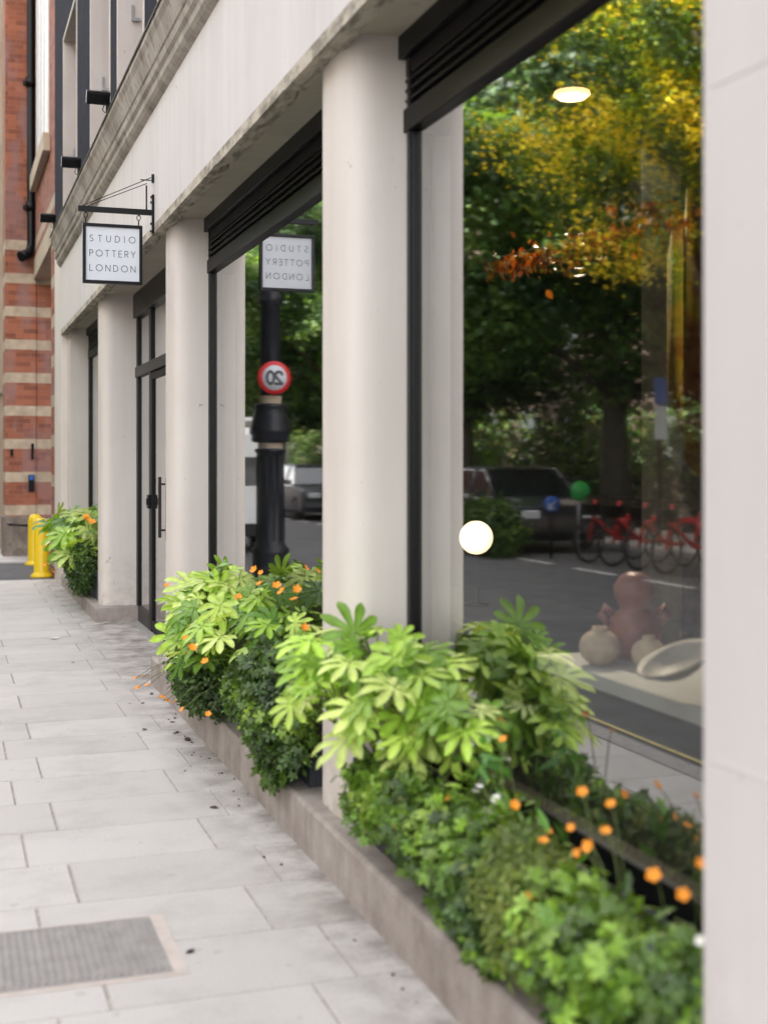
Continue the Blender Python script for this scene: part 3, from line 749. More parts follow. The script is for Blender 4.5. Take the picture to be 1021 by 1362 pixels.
def clump(pos, cols, freq=1.3, jit=.15):
    # light and dark clumps: neighbouring leaves share a tone (leaf variety, plus sun patches and gap shade put into the colour)
    f = np.sin(pos[:, 0]*freq*1.7+1)+np.sin(pos[:, 1]*freq*2.1+2.3)+np.sin(pos[:, 2]*freq*2.6+.7)+np.sin((pos[:, 0]+pos[:, 1]-pos[:, 2])*freq*3.3)*.8
    f = (f+rng.normal(0, .45, len(pos))); i = np.clip(((f+2.4)/4.8*len(cols)).astype(int), 0, len(cols)-1)
    return np.clip(np.array(cols)[i]*(1+rng.normal(0, jit, (len(pos), 1))), .004, .95)
def blob_points(n, blobs, shell=.65):
    """points over a set of ellipsoids, skipping those deep inside another"""
    cs = np.array([b_[0] for b_ in blobs], float); rs = np.array([b_[1] for b_ in blobs], float)
    wts = (rs.prod(axis=1))**(2/3); wts /= wts.sum()
    idx = rng.choice(len(blobs), n, p=wts); d = unit(rng.normal(size=(n, 3)))
    rad = (shell+(1-shell)*rng.random((n, 1))**.6)*(1+.13*np.abs(rng.normal(size=(n, 1)))*(rng.random((n, 1)) < .5))
    p = cs[idx]+d*rs[idx]*rad; nor = unit(d/rs[idx])
    keep = np.ones(n, bool)
    for c, r in zip(cs, rs): keep &= ~((((p-c)/r)**2).sum(1) < (shell*.8)**2)
    return p[keep], nor[keep]
GB = [(.035, .085, .016), (.055, .13, .022), (.085, .19, .03), (.03, .065, .02), (.12, .24, .045)]
def bush(name, label, cat, base, blobs, batches, group=None, mats=M['leaf'], stems=True):
    root = thing(name, label, cat, base, 0, group); B0 = Vector(base)
    bl = [(np.array(c)-np.array(base), r) for c, r in blobs]
    out = []
    for tm, n, smin, smax, cols, up, shell in batches:
        p, nor = blob_points(n, bl, shell); m_ = len(p)
        nn = unit(nor+rng.normal(0, .45, (m_, 3))+np.array([0, 0, up]))
        tip = unit(nor*.7+rng.normal(0, .7, (m_, 3))+np.array([0, 0, -.45]))
        out.append((tm, p, tip, nn, rng.uniform(smin, smax, m_), clump(p, sorted(cols, key=sum), 9, .2) if base[1] < 12 else palette(m_, cols)))
    put('leaves', leaves_mesh('leaves', out, mats), root)
    if stems:
        b = MB()
        for c, r in bl:
            for k in range(7):
                d = Vector(rng.normal(size=3)); d.normalize()
                e_ = Vector(c)+Vector((d.x*r[0], d.y*r[1], d.z*r[2]))*.8
                s0 = Vector((rng.normal()*.02, c[1]*.8+rng.normal()*.04, 0.0))
                b.tube([s0, s0.lerp(e_, .5)+Vector((0, 0, .03)), e_], [.005, .004, .002], 5)
        b.obj('stems', M['stem'], root)
    return root

# planter troughs standing on the step
def planter(t0, t1, z0, label, h=.255, d0=1.375, d1=1.57):
    t_ = thing('planter', label, 'planter', ((d0+d1)/2, (t0+t1)/2, z0), 0, 'dark grey troughs under the windows')
    L, W = (t1-t0)/2, (d1-d0)/2
    b = MB(); b.box(-W, -W+.012, -L, L, 0, h); b.box(W-.012, W, -L, L, 0, h); b.box(-W+.0122, W-.0122, -L, -L+.012, 0, h); b.box(-W+.0122, W-.0122, L-.012, L, 0, h)
    b.box(-W-.008, -W-.0002, -L, L, h-.03, h); b.obj('trough', M['planter'], t_, .003)
    b = MB(); b.box(-W+.013, W-.013, -L+.013, L-.013, .01, h-.02); b.obj('soil', M['soil'], t_)
planter(2.12, 4.40, ZN, 'dark trough under the nearest window, hidden by ivy and flowers')
planter(5.0, 8.15, ZN, 'dark trough under the second window, its end showing beside the pillar')
planter(12.72, 15.55, ZF, 'dark trough under the farthest window beside the yellow bollards')

FL = [(.36, .54, .07), (.46, .63, .11), (.27, .44, .05), (.56, .68, .20), (.16, .30, .03), (.10, .22, .025)]
def fatsia(label, base, heads, n_per, size, group='fatsia shrubs in the troughs', cols=FL, flat=1.0):
    """heads: centre + spread radii; each head is a whorl of long-stalked palmate leaves"""
    root = thing('fatsia_shrub', label, 'shrub', base, 0, group); B0 = np.array(base)
    P, T, Nn, Z, C = [], [], [], [], []; st = MB()
    for (c, r) in heads:
        c = np.array(c)-B0; stem0 = Vector((rng.normal()*.03, c[1]*.55+rng.normal()*.05, 0)); top = Vector(c)-Vector((0, 0, r[2]*.35))
        st.tube([stem0, stem0.lerp(top, .5)+Vector((rng.normal()*.03, rng.normal()*.03, .02)), top], [.011, .009, .007], 7)
        for k in range(n_per):
            az = k*2.399+rng.random(); el = math.asin(min(.999, max(-.35, 1-1.25*(k+.5)/n_per)))
            d = np.array([math.cos(az)*math.cos(el), math.sin(az)*math.cos(el), math.sin(el)])
            p = c+d*np.array(r)*rng.uniform(.8, 1.05)
            out = np.array([d[0], d[1], 0])+rng.normal(0, .15, 3)
            tip = out+rng.normal(0, .22, 3)+np.array([0, 0, .10-.55*(1-math.sin(max(el, 0)))])
            nor = np.array([d[0]*.5-.30, d[1]*.5-.30, .85])+rng.normal(0, .24, 3)
            P.append(p); T.append(tip); Nn.append(nor); s = size*rng.uniform(.45, 1.18); Z.append(s)
            pv = Vector(p); q = top.lerp(pv, .55)+Vector((0, 0, .025))
            st.tube([top, q, pv+Vector(tip).normalized()*s*.02], [.0035, .003, .0025], 5)
    m_ = len(P)
    me = leaves_mesh('leaves', [(T_FATSIA, np.array(P), np.array(T), np.array(Nn), np.array(Z), palette(m_, cols, .12))], M['leaf'])
    put('leaves', me, root); st.obj('stems', M['stem'], root); return root

# window bay nearest the camera
fatsia('blurred bright green fatsia standing against the nearest white pillar', (1.45, 4.0, .42),
       [((1.28, 4.42, .77), (.12, .15, .11)), ((1.26, 4.20, .70), (.12, .15, .12)), ((1.36, 4.12, .84), (.12, .15, .09)), ((1.37, 3.90, .74), (.12, .14, .12)),
        ((1.32, 3.92, .62), (.11, .13, .10)), ((1.23, 4.40, .66), (.10, .12, .10)), ((1.46, 4.0, .80), (.10, .12, .08)), ((1.49, 3.68, .68), (.09, .13, .10)), ((1.46, 3.85, .60), (.10, .12, .09))], 11, .135, cols=FL[:5])
IV = [(.09, .17, .022), (.14, .25, .03), (.21, .34, .045), (.05, .10, .02), (.30, .43, .07), (.10, .17, .04)]
DK = [(.03, .06, .016), (.045, .09, .02), (.06, .12, .028), (.08, .15, .03)]
LM = [(.20, .34, .04), (.26, .42, .06), (.14, .27, .04)]
bush('ivy_plant', 'trailing green ivy in front of the base of the nearest white pillar', 'ivy', (1.47, 3.85, .42),
     [((1.36, 4.0, .45), (.13, .16, .11)), ((1.33, 3.78, .43), (.13, .18, .13)), ((1.29, 3.95, .40), (.08, .18, .12)), ((1.38, 3.55, .43), (.12, .2, .10)), ((1.32, 3.53, .36), (.07, .16, .09))],
     [(T_IVY, 1500, .017, .036, IV+LM, .5, .45), (T_OVAL, 900, .012, .022, LM+IV, .5, .6)], 'ivy in the troughs')
bush('ivy_plant', 'darker green ivy spilling over the step left of the olive green heather', 'ivy', (1.47, 3.3, .42),
     [((1.36, 3.26, .42), (.12, .20, .12)), ((1.31, 3.22, .36), (.08, .2, .12)), ((1.29, 3.05, .31), (.06, .14, .11)), ((1.45, 3.35, .44), (.07, .2, .06))],
     [(T_IVY, 2000, .018, .038, IV+DK+LM, .5, .45), (T_OVAL, 700, .012, .024, LM, .5, .7)], 'ivy in the troughs')
HE = [(.15, .21, .035), (.20, .25, .05), (.10, .16, .03), (.26, .30, .08)]
bush('heather_plant', 'round fine-leaved olive green heather between the ivies', 'heather', (1.47, 2.85, .42),
     [((1.35, 2.88, .43), (.13, .18, .13)), ((1.31, 2.78, .36), (.09, .15, .10)), ((1.40, 3.02, .48), (.09, .12, .09))],
     [(T_LONG, 6500, .014, .026, HE, .8, .55)], None)
bush('ivy_plant', 'large-leaved bright ivy in the foreground beside the flat stone wall', 'ivy', (1.47, 2.4, .42),
     [((1.35, 2.50, .39), (.13, .24, .12)), ((1.31, 2.40, .33), (.08, .24, .12)), ((1.38, 2.25, .44), (.12, .16, .11)), ((1.27, 2.25, .24), (.05, .2, .12)), ((1.36, 2.72, .40), (.12, .16, .14))],
     [(T_IVY, 1700, .024, .048, IV+LM+[(.28, .42, .09)], .5, .5), (T_OVAL, 700, .02, .034, IV+DK, .5, .6)], 'ivy in the troughs')
bush('leafy_perennial', 'upright bright green perennial by the pane between fatsia and flowers', 'plant', (1.50, 3.3, .44),
     [((1.49, 3.5, .58), (.05, .12, .09)), ((1.44, 3.0, .48), (.06, .12, .06))],
     [(T_LONG, 70, .05, .09, [(.14, .34, .04), (.10, .26, .04)], .2, .3)], None)
# second bay
fatsia('large bushy fatsia with pale green leaves under the second window', (1.45, 6.55, .42),
       [((1.37, 7.25, .62), (.16, .24, .16)), ((1.31, 6.85, .68), (.18, .24, .16)), ((1.38, 6.65, .80), (.18, .26, .13)), ((1.26, 6.45, .66), (.18, .24, .18)), ((1.30, 6.05, .66), (.17, .22, .17)),
        ((1.44, 6.15, .76), (.13, .24, .12)), ((1.42, 7.0, .78), (.13, .22, .10)), ((1.23, 6.55, .50), (.11, .22, .12)), ((1.27, 7.05, .50), (.09, .2, .10)), ((1.42, 5.6, .68), (.13, .24, .14))], 18, .145)
bush('box_shrub', 'dark small-leaved shrub under the large fatsia beside the door', 'shrub', (1.45, 7.1, .42),
     [((1.29, 7.2, .40), (.11, .28, .18)), ((1.24, 6.85, .36), (.12, .34, .17)), ((1.27, 6.5, .38), (.14, .3, .18)), ((1.25, 6.9, .25), (.06, .35, .10))],
     [(T_OVAL, 5200, .018, .032, DK+[(.05, .10, .03)], .3, .5)], None)
bush('ivy_plant', 'dark ivy cascading over the step left of the nearest pillar', 'ivy', (1.45, 5.3, .42),
     [((1.34, 5.45, .56), (.14, .34, .16)), ((1.29, 5.25, .44), (.12, .28, .18)), ((1.26, 5.2, .30), (.06, .20, .14)), ((1.31, 5.75, .44), (.12, .26, .16)), ((1.32, 5.0, .44), (.08, .14, .17)), ((1.25, 5.08, .26), (.04, .10, .09))],
     [(T_IVY, 3300, .020, .040, IV+DK, .4, .5), (T_OVAL, 1300, .012, .022, IV+LM, .4, .75)], 'ivy in the troughs')
# far bay
fatsia('small distant fatsia in the farthest trough beside the yellow bollards', (1.45, 14.0, .38),
       [((1.28, 14.9, .76), (.18, .3, .10)), ((1.30, 14.0, .70), (.16, .30, .16)), ((1.28, 13.3, .64), (.20, .30, .22)), ((1.42, 13.5, .90), (.14, .3, .10)), ((1.24, 13.3, .50), (.14, .22, .14)), ((1.38, 14.3, .84), (.16, .3, .12))], 12, .25)
bush('box_shrub', 'dark small-leaved shrub under the distant fatsia', 'shrub', (1.45, 13.8, .38),
     [((1.28, 13.2, .42), (.14, .40, .26)), ((1.32, 14.0, .40), (.12, .5, .24)), ((1.34, 14.9, .40), (.10, .5, .22))],
     [(T_OVAL, 6500, .022, .042, DK, .3, .5)], None)

# orange flowers on long stalks
def petal_mesh(nm, n=5, mat='petal', r=1.0):
    b = MB()
    for k in range(n):
        a = 2*math.pi*k/n; vs = []
        for (u, hw, z) in ((.12, .08, .0), (.5, .38, .12), (.85, .42, .28), (1.05, .22, .36)):
            for s_ in (-1, 0, 1):
                x = u*math.cos(a)-s_*hw*math.sin(a); y = u*math.sin(a)+s_*hw*math.cos(a); vs.append((x, y, z+(.05 if s_ else 0)+.008*k))
        b.add(vs, [(i*3+j, i*3+j+1, i*3+j+4, i*3+j+3) for i in range(3) for j in range(2)], 0, True)
    b.lathe([(.0, .16), (.12, .14), (.19, .05), (.16, -.02), (0, -.08)], n=8, mi=1)
    o = b.obj(nm, [M[mat], M['heart']]); me = o.data; bpy.data.objects.remove(o); return me
ME_FL, ME_WH = petal_mesh('flower'), petal_mesh('flower_white', 5, 'petalw')
def geum(name, label, base, spots, size, leaf_blobs=None, me=None, cat='flower', n_leaf=190, group=None):
    root = thing(name, label, cat, base, 0, group); B0 = Vector(base)
    if leaf_blobs:
        p, nor = blob_points(n_leaf, [(np.array(c)-np.array(base), r) for c, r in leaf_blobs], .4); m_ = len(p)
        put('leaves', leaves_mesh('leaves', [(T_LONG, p, unit(nor+rng.normal(0, .5, (m_, 3))), unit(nor+np.array([0, 0, 1.])), rng.uniform(.03, .07, m_), palette(m_, IV))], M['leaf']), root)
    for q in spots:
        q = Vector(q); sz = size*rng.uniform(.75, 1.15)
        f = bpy.data.objects.new('flower', me or ME_FL); COL.objects.link(f); f.parent = root; f.location = q-B0
        f.scale = (sz,)*3; dcam = (Vector((-.4, 0, .3))-Vector((q.x, q.y, 0))).normalized()
        nrm = Vector((dcam.x*.6+rng.normal()*.4, dcam.y*.6+rng.normal()*.4, .8)).normalized(); f.rotation_euler = nrm.to_track_quat('Z', 'Y').to_euler()
        s0 = Vector((rng.normal()*.02, (q.y-B0.y)*.6, .0)); e_ = q-B0-nrm*sz*.1
        b = MB(); b.tube([s0, s0.lerp(e_, .4)+Vector((0, 0, .05)), s0.lerp(e_, .8)+Vector((0, 0, .03)), e_], [.0022, .002, .0017, .0015], 5)
        st = b.obj('stalk', M['stem']); st.parent = f; st.matrix_parent_inverse = (Matrix.Translation(f.location) @ f.rotation_euler.to_matrix().to_4x4() @ Matrix.Scale(sz, 4)).inverted()
    return root
near = [(665, 958, 1.47), (669, 984, 1.44), (684, 1071, 1.44), (640, 1108, 1.40), (616, 1085, 1.38), (522, 1100, 1.27), (533, 1066, 1.30), (729, 1106, 1.44), (759, 1101, 1.46), (722, 1119, 1.40), (654, 1095, 1.42), (615, 1128, 1.33), (596, 1062, 1.40)]
geum('orange_geum', 'orange geum flowers between the pillar ivy and the olive heather', (1.48, 3.2, .44), [at_D(*s) for s in near], .0125,
     [((1.47, 3.35, .49), (.06, .32, .10))], group='orange geums in the troughs')
near2 = [(774, 1054, 1.50), (812, 1070, 1.49), (805, 1106, 1.46), (869, 1165, 1.42), (908, 1190, 1.40), (932, 1149, 1.44), (705, 1193, 1.29), (767, 1135, 1.44), (782, 1126, 1.45)]
geum('orange_geum', 'orange geum flowers beside the foreground stone wall', (1.48, 2.5, .44), [at_D(*s) for s in near2], .0145,
     [((1.46, 2.6, .43), (.06, .25, .06))], group='orange geums in the troughs')
mid = [(247, 849, 1.08), (256, 862, 1.06), (273, 880, 1.08), (222, 779, 1.30), (338, 758, 1.47), (347, 762, 1.46), (246, 787, 1.28), (375, 787, 1.44), (368, 779, 1.46), (395, 784, 1.46), (391, 798, 1.44), (345, 777, 1.40), (405, 835, 1.42), (317, 795, 1.35)]
geum('orange_geum', 'orange flowers scattered through the large fatsia', (1.48, 6.5, .44), [at_D(*s) for s in mid], .019, group='orange geums in the troughs')
low = [(180, 902, 1.02), (191, 900, 1.06), (183, 915, 1.03), (215, 928, 1.06), (222, 932, 1.06), (233, 934, 1.05), (243, 944, 1.05), (277, 950, 1.14), (196, 912, 1.1)]
geum('orange_geum', 'orange geum stalks reaching low over the pavement beside the large fatsia', (1.40, 6.3, .44), [at_D(*s) for s in low], .017, group='orange geums in the troughs')
far_ = [(107, 690, 1.30), (115, 688, 1.32), (117, 692, 1.30), (98, 692, 1.25), (70, 760, 1.05), (124, 695, 1.36), (60, 752, 1.1)]
geum('orange_geum', 'tiny distant orange flowers in the farthest trough', (1.45, 14, .38), [at_D(*s) for s in far_], .034, group='orange geums in the troughs')
geum('white_flower_plant', 'small white blossoms low in the nearest trough', (1.47, 3.0, .44), [at_D(*s) for s in [(632, 1054, 1.42), (637, 1047, 1.42), (896, 1306, 1.33), (931, 1252, 1.36), (660, 1063, 1.43), (505, 992, 1.3)]], .014, me=ME_WH)

# ------------------------------------------------------------------ litter and leaves on the pavement
def scrap(px, py, s, mat, name, label, cat, group, rz=0):
    q = gp(px, py); b = MB(); pts = []
    n_ = 7
    for k in range(n_):
        a = 2*math.pi*k/n_; r = s*rnd.uniform(.6, 1.1); pts.append((r*math.cos(a)*1.5, r*math.sin(a)*.8, .004+rnd.uniform(0, .35)*s))
    c = (0, 0, .004+.25*s); b.add([c]+pts, [(0, i+1, (i+1) % n_+1) for i in range(n_)]); b.add([(p[0], p[1], .001) for p in [c]+pts], [(0, i+1, (i+1) % n_+1) for i in range(n_)])
    o = b.obj(name, M[mat]); o.location = (q.x, q.y, .001); o.rotation_euler = (0, 0, rz or rnd.uniform(0, 6)); tag(o, label, cat, group)
scrap(73, 850, .035, 'paper', 'paper_scrap', 'crumpled white paper scrap alone on the paving slabs', 'litter', 'paper scraps on the pavement', .3)
scrap(141, 829, .03, 'paper', 'paper_scrap', 'white scrap lying at the foot of the far step', 'litter', 'paper scraps on the pavement', .3)
scrap(160, 828, .025, 'paper', 'paper_scrap', 'small flat white scrap nearer the door threshold', 'litter', 'paper scraps on the pavement', .3)
for px, py, s in ((192, 971, .014), (235, 975, .017), (249, 984, .022), (229, 961, .012), (202, 923, .016), (97, 882, .012), (285, 1075, .016), (253, 1267, .014), (233, 956, .012), (255, 988, .010), (190, 936, .012)):
    scrap(px, py, s, 'deadleaf', 'fallen_leaf', 'small dark dead leaf lying on the pavement slabs', 'leaf', 'dead leaves on the pavement')
b = MB()
for k in range(36):
    x = 1.285-abs(rng.normal())*.07; y = rng.choice([rng.uniform(5.0, 8.2), rng.uniform(2, 8.5), rng.normal(6.1, .5)]); s = rng.uniform(.0015, .005)
    b.box(x-s, x+s, y-s, y+s, -.001, s*.8, rot=Matrix.Rotation(rng.random()*6, 3, 'Z'))
tag(b.obj('soil_crumbs', M['soil']), 'dark crumbs of spilled soil at the foot of the step', 'soil', kind='stuff')

# ------------------------------------------------------------------ pottery and lamps inside the window
def inside(px, py, D): return at_D(px, py, D)
def pot(name, label, px, py, D, prof, mat, cat='pot', rot=None, group='pots on the display deck'):
    q = inside(px, py, D); q.z = .801
    t_ = MB().lathe([(0, prof[0][1])]+prof, n=32, rot=rot).obj(name, M[mat]); t_.location = q; tag(t_, label, cat, group); return t_
def sph(r, h0=0, n=12, neck=.35, sq=.9):
    pr = []
    for i in range(n+1):
        a = -math.pi/2*.8+(math.pi*.87)*i/n*.9; pr.append((r*math.cos(a), r*sq*(math.sin(a)+math.sin(math.pi/2*.8))+h0))
    rr, zz = pr[-1]; pr += [(rr*1.02, zz+.012), (rr*.85, zz+.010), (rr*.8, zz-.02)]; return pr
pot('round_pot', 'round sand-coloured pot on the display deck left of the red-brown jar', 797, 880, 2.10, sph(.070), 'clay')
pot('round_pot', 'sand-coloured pot behind the tilted bowl', 862, 875, 2.22, sph(.058), 'clay')
q = inside(843, 850, 2.28); q.z = .801
jar = thing('lidded_jar', 'tall red-brown jar with stacked bulges and side handles behind the pots', 'jar', q); jar.scale = (.82,)*3
MB().lathe([(0, 0), (.07, 0), (.10, .05), (.115, .12), (.095, .185), (.06, .21), (.062, .225), (.085, .27), (.088, .31), (.06, .355), (.03, .37), (0, .372)], n=32).obj('body', M['clayred'], jar)
for s_ in (-1, 1):
    b = MB(); b.tube([Vector((s_*.09*CT, -s_*.09*ST, .19)), Vector((s_*.13*CT, -s_*.13*ST, .225)), Vector((s_*.145*CT, -s_*.145*ST, .19)), Vector((s_*.11*CT, -s_*.11*ST, .15))], .016, 8); b.obj('handle', M['clayred'], jar)
q = inside(905, 890, 2.02); q.z = .70
b = MB().lathe([(0, 0), (.06, 0), (.10, .02), (.15, .055), (.17, .075), (.165, .08), (.14, .06), (.09, .03), (0, .015)], n=36, rot=Matrix.Rotation(R(-24), 3, 'Y'))
o = b.obj('tilted_bowl', M['ceramic']); o.scale = (.7, .7, .7); o.location = q; o.location.z = .875; tag(o, 'wide speckled bowl tilted on the display deck by the wall', 'bowl')
def globe_lamp(px, py, D, r, label, zb):
    q = inside(px, py, D); t_ = thing('globe_lamp', label, 'lamp', (q.x, q.y, zb), 0, 'lit globe lamps in the shop'); h = q.z-zb
    gl_ = MB().lathe([(r*math.sin(math.pi*i/18), -r*math.cos(math.pi*i/18)) for i in range(19)], n=32).obj('globe', glow('globe_lamp_glow', (.10, .03, .006), (1.0, .74, .45), .75, r*.55, r*1.95, (r*.55, r*.65, -r*.25)), t_); gl_.location = (0, 0, h)
    MB().lathe([(0, 0), (r*.8, 0), (r*.8, .012), (.008, .02), (.008, h-r*.97), (0.02, h-r*.96), (.02, h-r*.9)], n=14).obj('lamp_base', M['bronze'], t_)
b = MB(); b.box(2.35, 3.1, 5.6, 7.3, .70, .735); b.box(2.40, 3.05, 5.65, 5.70, .1, .699); b.box(2.40, 3.05, 7.2, 7.25, .1, .699)
tag(b.obj('side_table', M['room'], bevel=.004), 'dark table carrying the glowing globe lamp inside the shop', 'table')
globe_lamp(633, 715, 2.62, .088, 'glowing round globe lamp seen through the nearest window', .736)
globe_lamp(128, 668, 1.715, .055, 'tiny glowing globe lamp in the farthest window', .1)
# ceiling lights
q = inside(760, 115, 3.0); t_ = thing('ceiling_light', 'bright oval ceiling light glowing through the top of the nearest window', 'ceiling light', (q.x, q.y, 3.449))
al = bpy.data.lights.new('ceiling_lamp_light', 'SPOT'); al.energy = 60; al.color = (1, .82, .6); al.spot_size = R(44); al.shadow_soft_size = .08; ao = bpy.data.objects.new('ceiling_lamp_light', al); COL.objects.link(ao); ao.parent = t_; ao.location = (0, 0, -.14); ao.rotation_euler = (Vector((q.x, q.y, 3.3))-Vector((2.3, 3.5, .85))).to_track_quat('Z', 'Y').to_euler()
MB().lathe([(0, -.12), (.07, -.118), (.095, -.10), (.09, -.085)], n=24).obj('diffuser', M['spot'], t_); MB().lathe([(.111, -.0845), (.118, -.08), (.06, -.03), (.05, 0), (0, 0)], n=24).obj('housing', M['black'], t_)
# orange leaf garland standing in for a blurred band of lettering
p0, p1 = inside(655, 345, 2.3), inside(905, 262, 2.3)
ga = thing('lettering_stand_in', 'orange leaf garland standing in for blurred lettering across the nearest window', 'garland', p0)
b = MB(); b.tube([(0, 0, 0), (p1-p0)*.5-Vector((0, 0, .03)), p1-p0], .004, 5); b.obj('cord', M['deadleaf'], ga)
n_ = 420; tt = rng.random((n_, 1)); pos = tt*np.array(p1-p0)[None]+rng.normal(0, .035, (n_, 3)); pos[:, 2] -= .03+.12*(tt[:, 0]*(1-tt[:, 0]))
me = leaves_mesh('leaves', [(T_OVAL, pos, rng.normal(0, 1, (n_, 3))+[0, 0, -.8], rng.normal(0, 1, (n_, 3)), rng.uniform(.025, .05, n_), palette(n_, [(.36, .07, .012), (.26, .05, .012), (.42, .13, .02)]))], M['leaf'])
put('leaves', me, ga)
# textile on the wall at the right of the pane
q0, q1 = inside(885, 300, 2.75), inside(990, 640, 2.75)
b = MB(); nx = 14; vs = []
for i in range(nx+1):
    y = q1.y+(q0.y-q1.y)*i/nx; e_ = min(1, (nx-i)/5.0)**.5; vs += [(2.75+.02*math.sin(i*1.9), y, 2.1-.65*e_+.04*math.sin(i*2.3)), (2.75+.02*math.sin(i*1.9), y, 2.12+.42*e_+.03*math.sin(i*1.7))]
b.add(vs, [(2*i, 2*i+2, 2*i+3, 2*i+1) for i in range(nx)], 0, True)
m, nt_, bs = new_mat('warm_textile'); nn = noise(nt_, 3.2, 3)
nt_.links.new(ramp(nt_, nn, [(.38, (.09, .012, .008)), (.47, (.14, .04, .01)), (.55, (.22, .14, .015)), (.66, (.10, .12, .015))]), bs.inputs['Base Color']); bs.inputs['Roughness'].default_value = .9
o = b.obj('wall_hanging', m, bevel=0); sm = o.modifiers.new('thick', 'SOLIDIFY'); sm.thickness = .01
tag(o, 'red and yellow textile hanging inside at the right edge of the nearest window', 'wall hanging')

# ------------------------------------------------------------------ across the street (seen mirrored in the panes)
def tree(label, x, y, seed, H, rad, zc, cols, nleaf=42000, name='plane_tree', size=(.11, .20), crown=None):
    root = thing(name, label, 'tree', (x, y, 0), 0, 'trees across the street')
    rr = random.Random(seed)
    b = MB(); b.tube([(0, 0, -.1), (.05, .05, 1.5), (.0, .1, 3.2), (.1, 0, zc-.5), (0, 0, H-2.5)], [.34, .27, .22, .16, .05], 10)
    blobs = []
    for k in range(26):
        a = rr.uniform(0, 6.28); d = rad*rr.uniform(.15, .85); z = zc+rr.uniform(-.42, .5)*(H-3)*.75
        sc = 1-abs(z-zc)/(H*.75)
        c = (d*sc*math.cos(a), d*sc*math.sin(a), z); blobs.append((c, (rr.uniform(1.0, 1.9),)*2+(rr.uniform(.8, 1.3),)))
        if k % 2 == 0: b.tube([(0, 0, max(2.6, z-2.2)), (c[0]*.5, c[1]*.5, z-.7), c], [.11, .07, .025], 6)
    b.obj('trunk', M['bark'], root)
    if crown is None:
        p, nor = blob_points(nleaf, blobs, .35); m_ = len(p)
        crown = leaves_mesh('crown', [(T_QUAD, p, rng.normal(0, 1, (m_, 3))+[0, 0, -.6], unit(nor+rng.normal(0, .6, (m_, 3))+[0, 0, .4]), rng.uniform(size[0], size[1], m_), clump(p, cols))], M['treeleaf'])
    put('crown', crown, root); return crown
PG = [(.020, .05, .015), (.030, .07, .018), (.05, .11, .022), (.09, .16, .03)]
YG = [(.035, .075, .015), (.06, .11, .018), (.10, .17, .02), (.22, .30, .02), (.55, .50, .02), (.90, .66, .04), (.95, .72, .05)]  # golden tones paint sunlit patches into the leaf colour
c1 = tree('broad dark green street tree across the road, mirrored in the nearest pane', -9.2, 22.5, 1, 13, 4.6, 6.6, PG)
c2 = tree('yellow-green sunlit tree across the road, mirrored high in the nearest pane', -6.6, 14.8, 2, 11, 3.0, 7.2, YG, 48000, size=(.05, .095))
for i, (x, y, r_, lb) in enumerate([(-9.5, 31, 1.2, 'third dark green tree along the far pavement'), (-9.1, 40.5, 2.5, 'dark green tree near the white lorry, mirrored in the second pane'),
                                (-9.6, 51, .4, 'dark green tree far down the street beyond the lorry'), (-9.3, 63, 4.0, 'most distant dark green street tree'), (-10.4, 15.5, 3.3, 'dark green tree behind the sunlit yellow-green one')]):
    tree(lb, x, y, 10+i, 13, 4.6, 6.6, PG, crown=c1)
    bpy.data.objects[-1] if False else None
# hedge and railings with the terrace behind
b = thing('hedge', 'dense dark hedge behind the far pavement', 'hedge', (-12.2, 32, 0))
bl = [((rng.normal()*.25, y, rng.uniform(.7, 2.4)), (.8, 1.1, rng.uniform(1.1, 1.7))) for y in np.arange(-24, 38, .8)]
p, nor = blob_points(40000, bl, .6); m_ = len(p)
put('foliage', leaves_mesh('foliage', [(T_QUAD, p, rng.normal(0, 1, (m_, 3)), unit(nor+rng.normal(0, .5, (m_, 3))), rng.uniform(.10, .2, m_), palette(m_, PG+[(.09, .10, .02)], .25))], M['treeleaf']), b)
rl = MB()
for i in range(300): rl.box(-11.01, -10.99, 6+i*.14, 6.02+i*.14, 0, 1.15)
rl.box(-11.02, -10.98, 6, 48, 1.05, 1.08); rl.box(-11.02, -10.98, 6, 48, .12, .15)
tag(rl.obj('iron_railing', M['black']), 'black iron railings in front of the dark hedge across the road', 'railing')
tb = thing('terrace_building', 'dark brick terrace behind the trees across the street', 'building')
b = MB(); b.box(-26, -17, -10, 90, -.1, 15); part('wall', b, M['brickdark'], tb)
b = MB(); b.box(-26.2, -16.8, -10, 90, 15.002, 15.4); part('roof', b, M['dgrey'], tb)
for y in np.arange(12, 80, 3.4):
    for z in (1.2, 5.0, 8.8):
        b = MB(); b.box(-17.0, -16.95, y, y+1.3, z, z+2.2); wf = part('window', b, M['mgrey'], tb)
        b = MB(); b.box(-16.949, -16.94, y+.08, y+.61, z+.08, z+2.12); b.box(-16.949, -16.94, y+.69, y+1.22, z+.08, z+2.12); b.obj('pane', M['winglass'], wf)

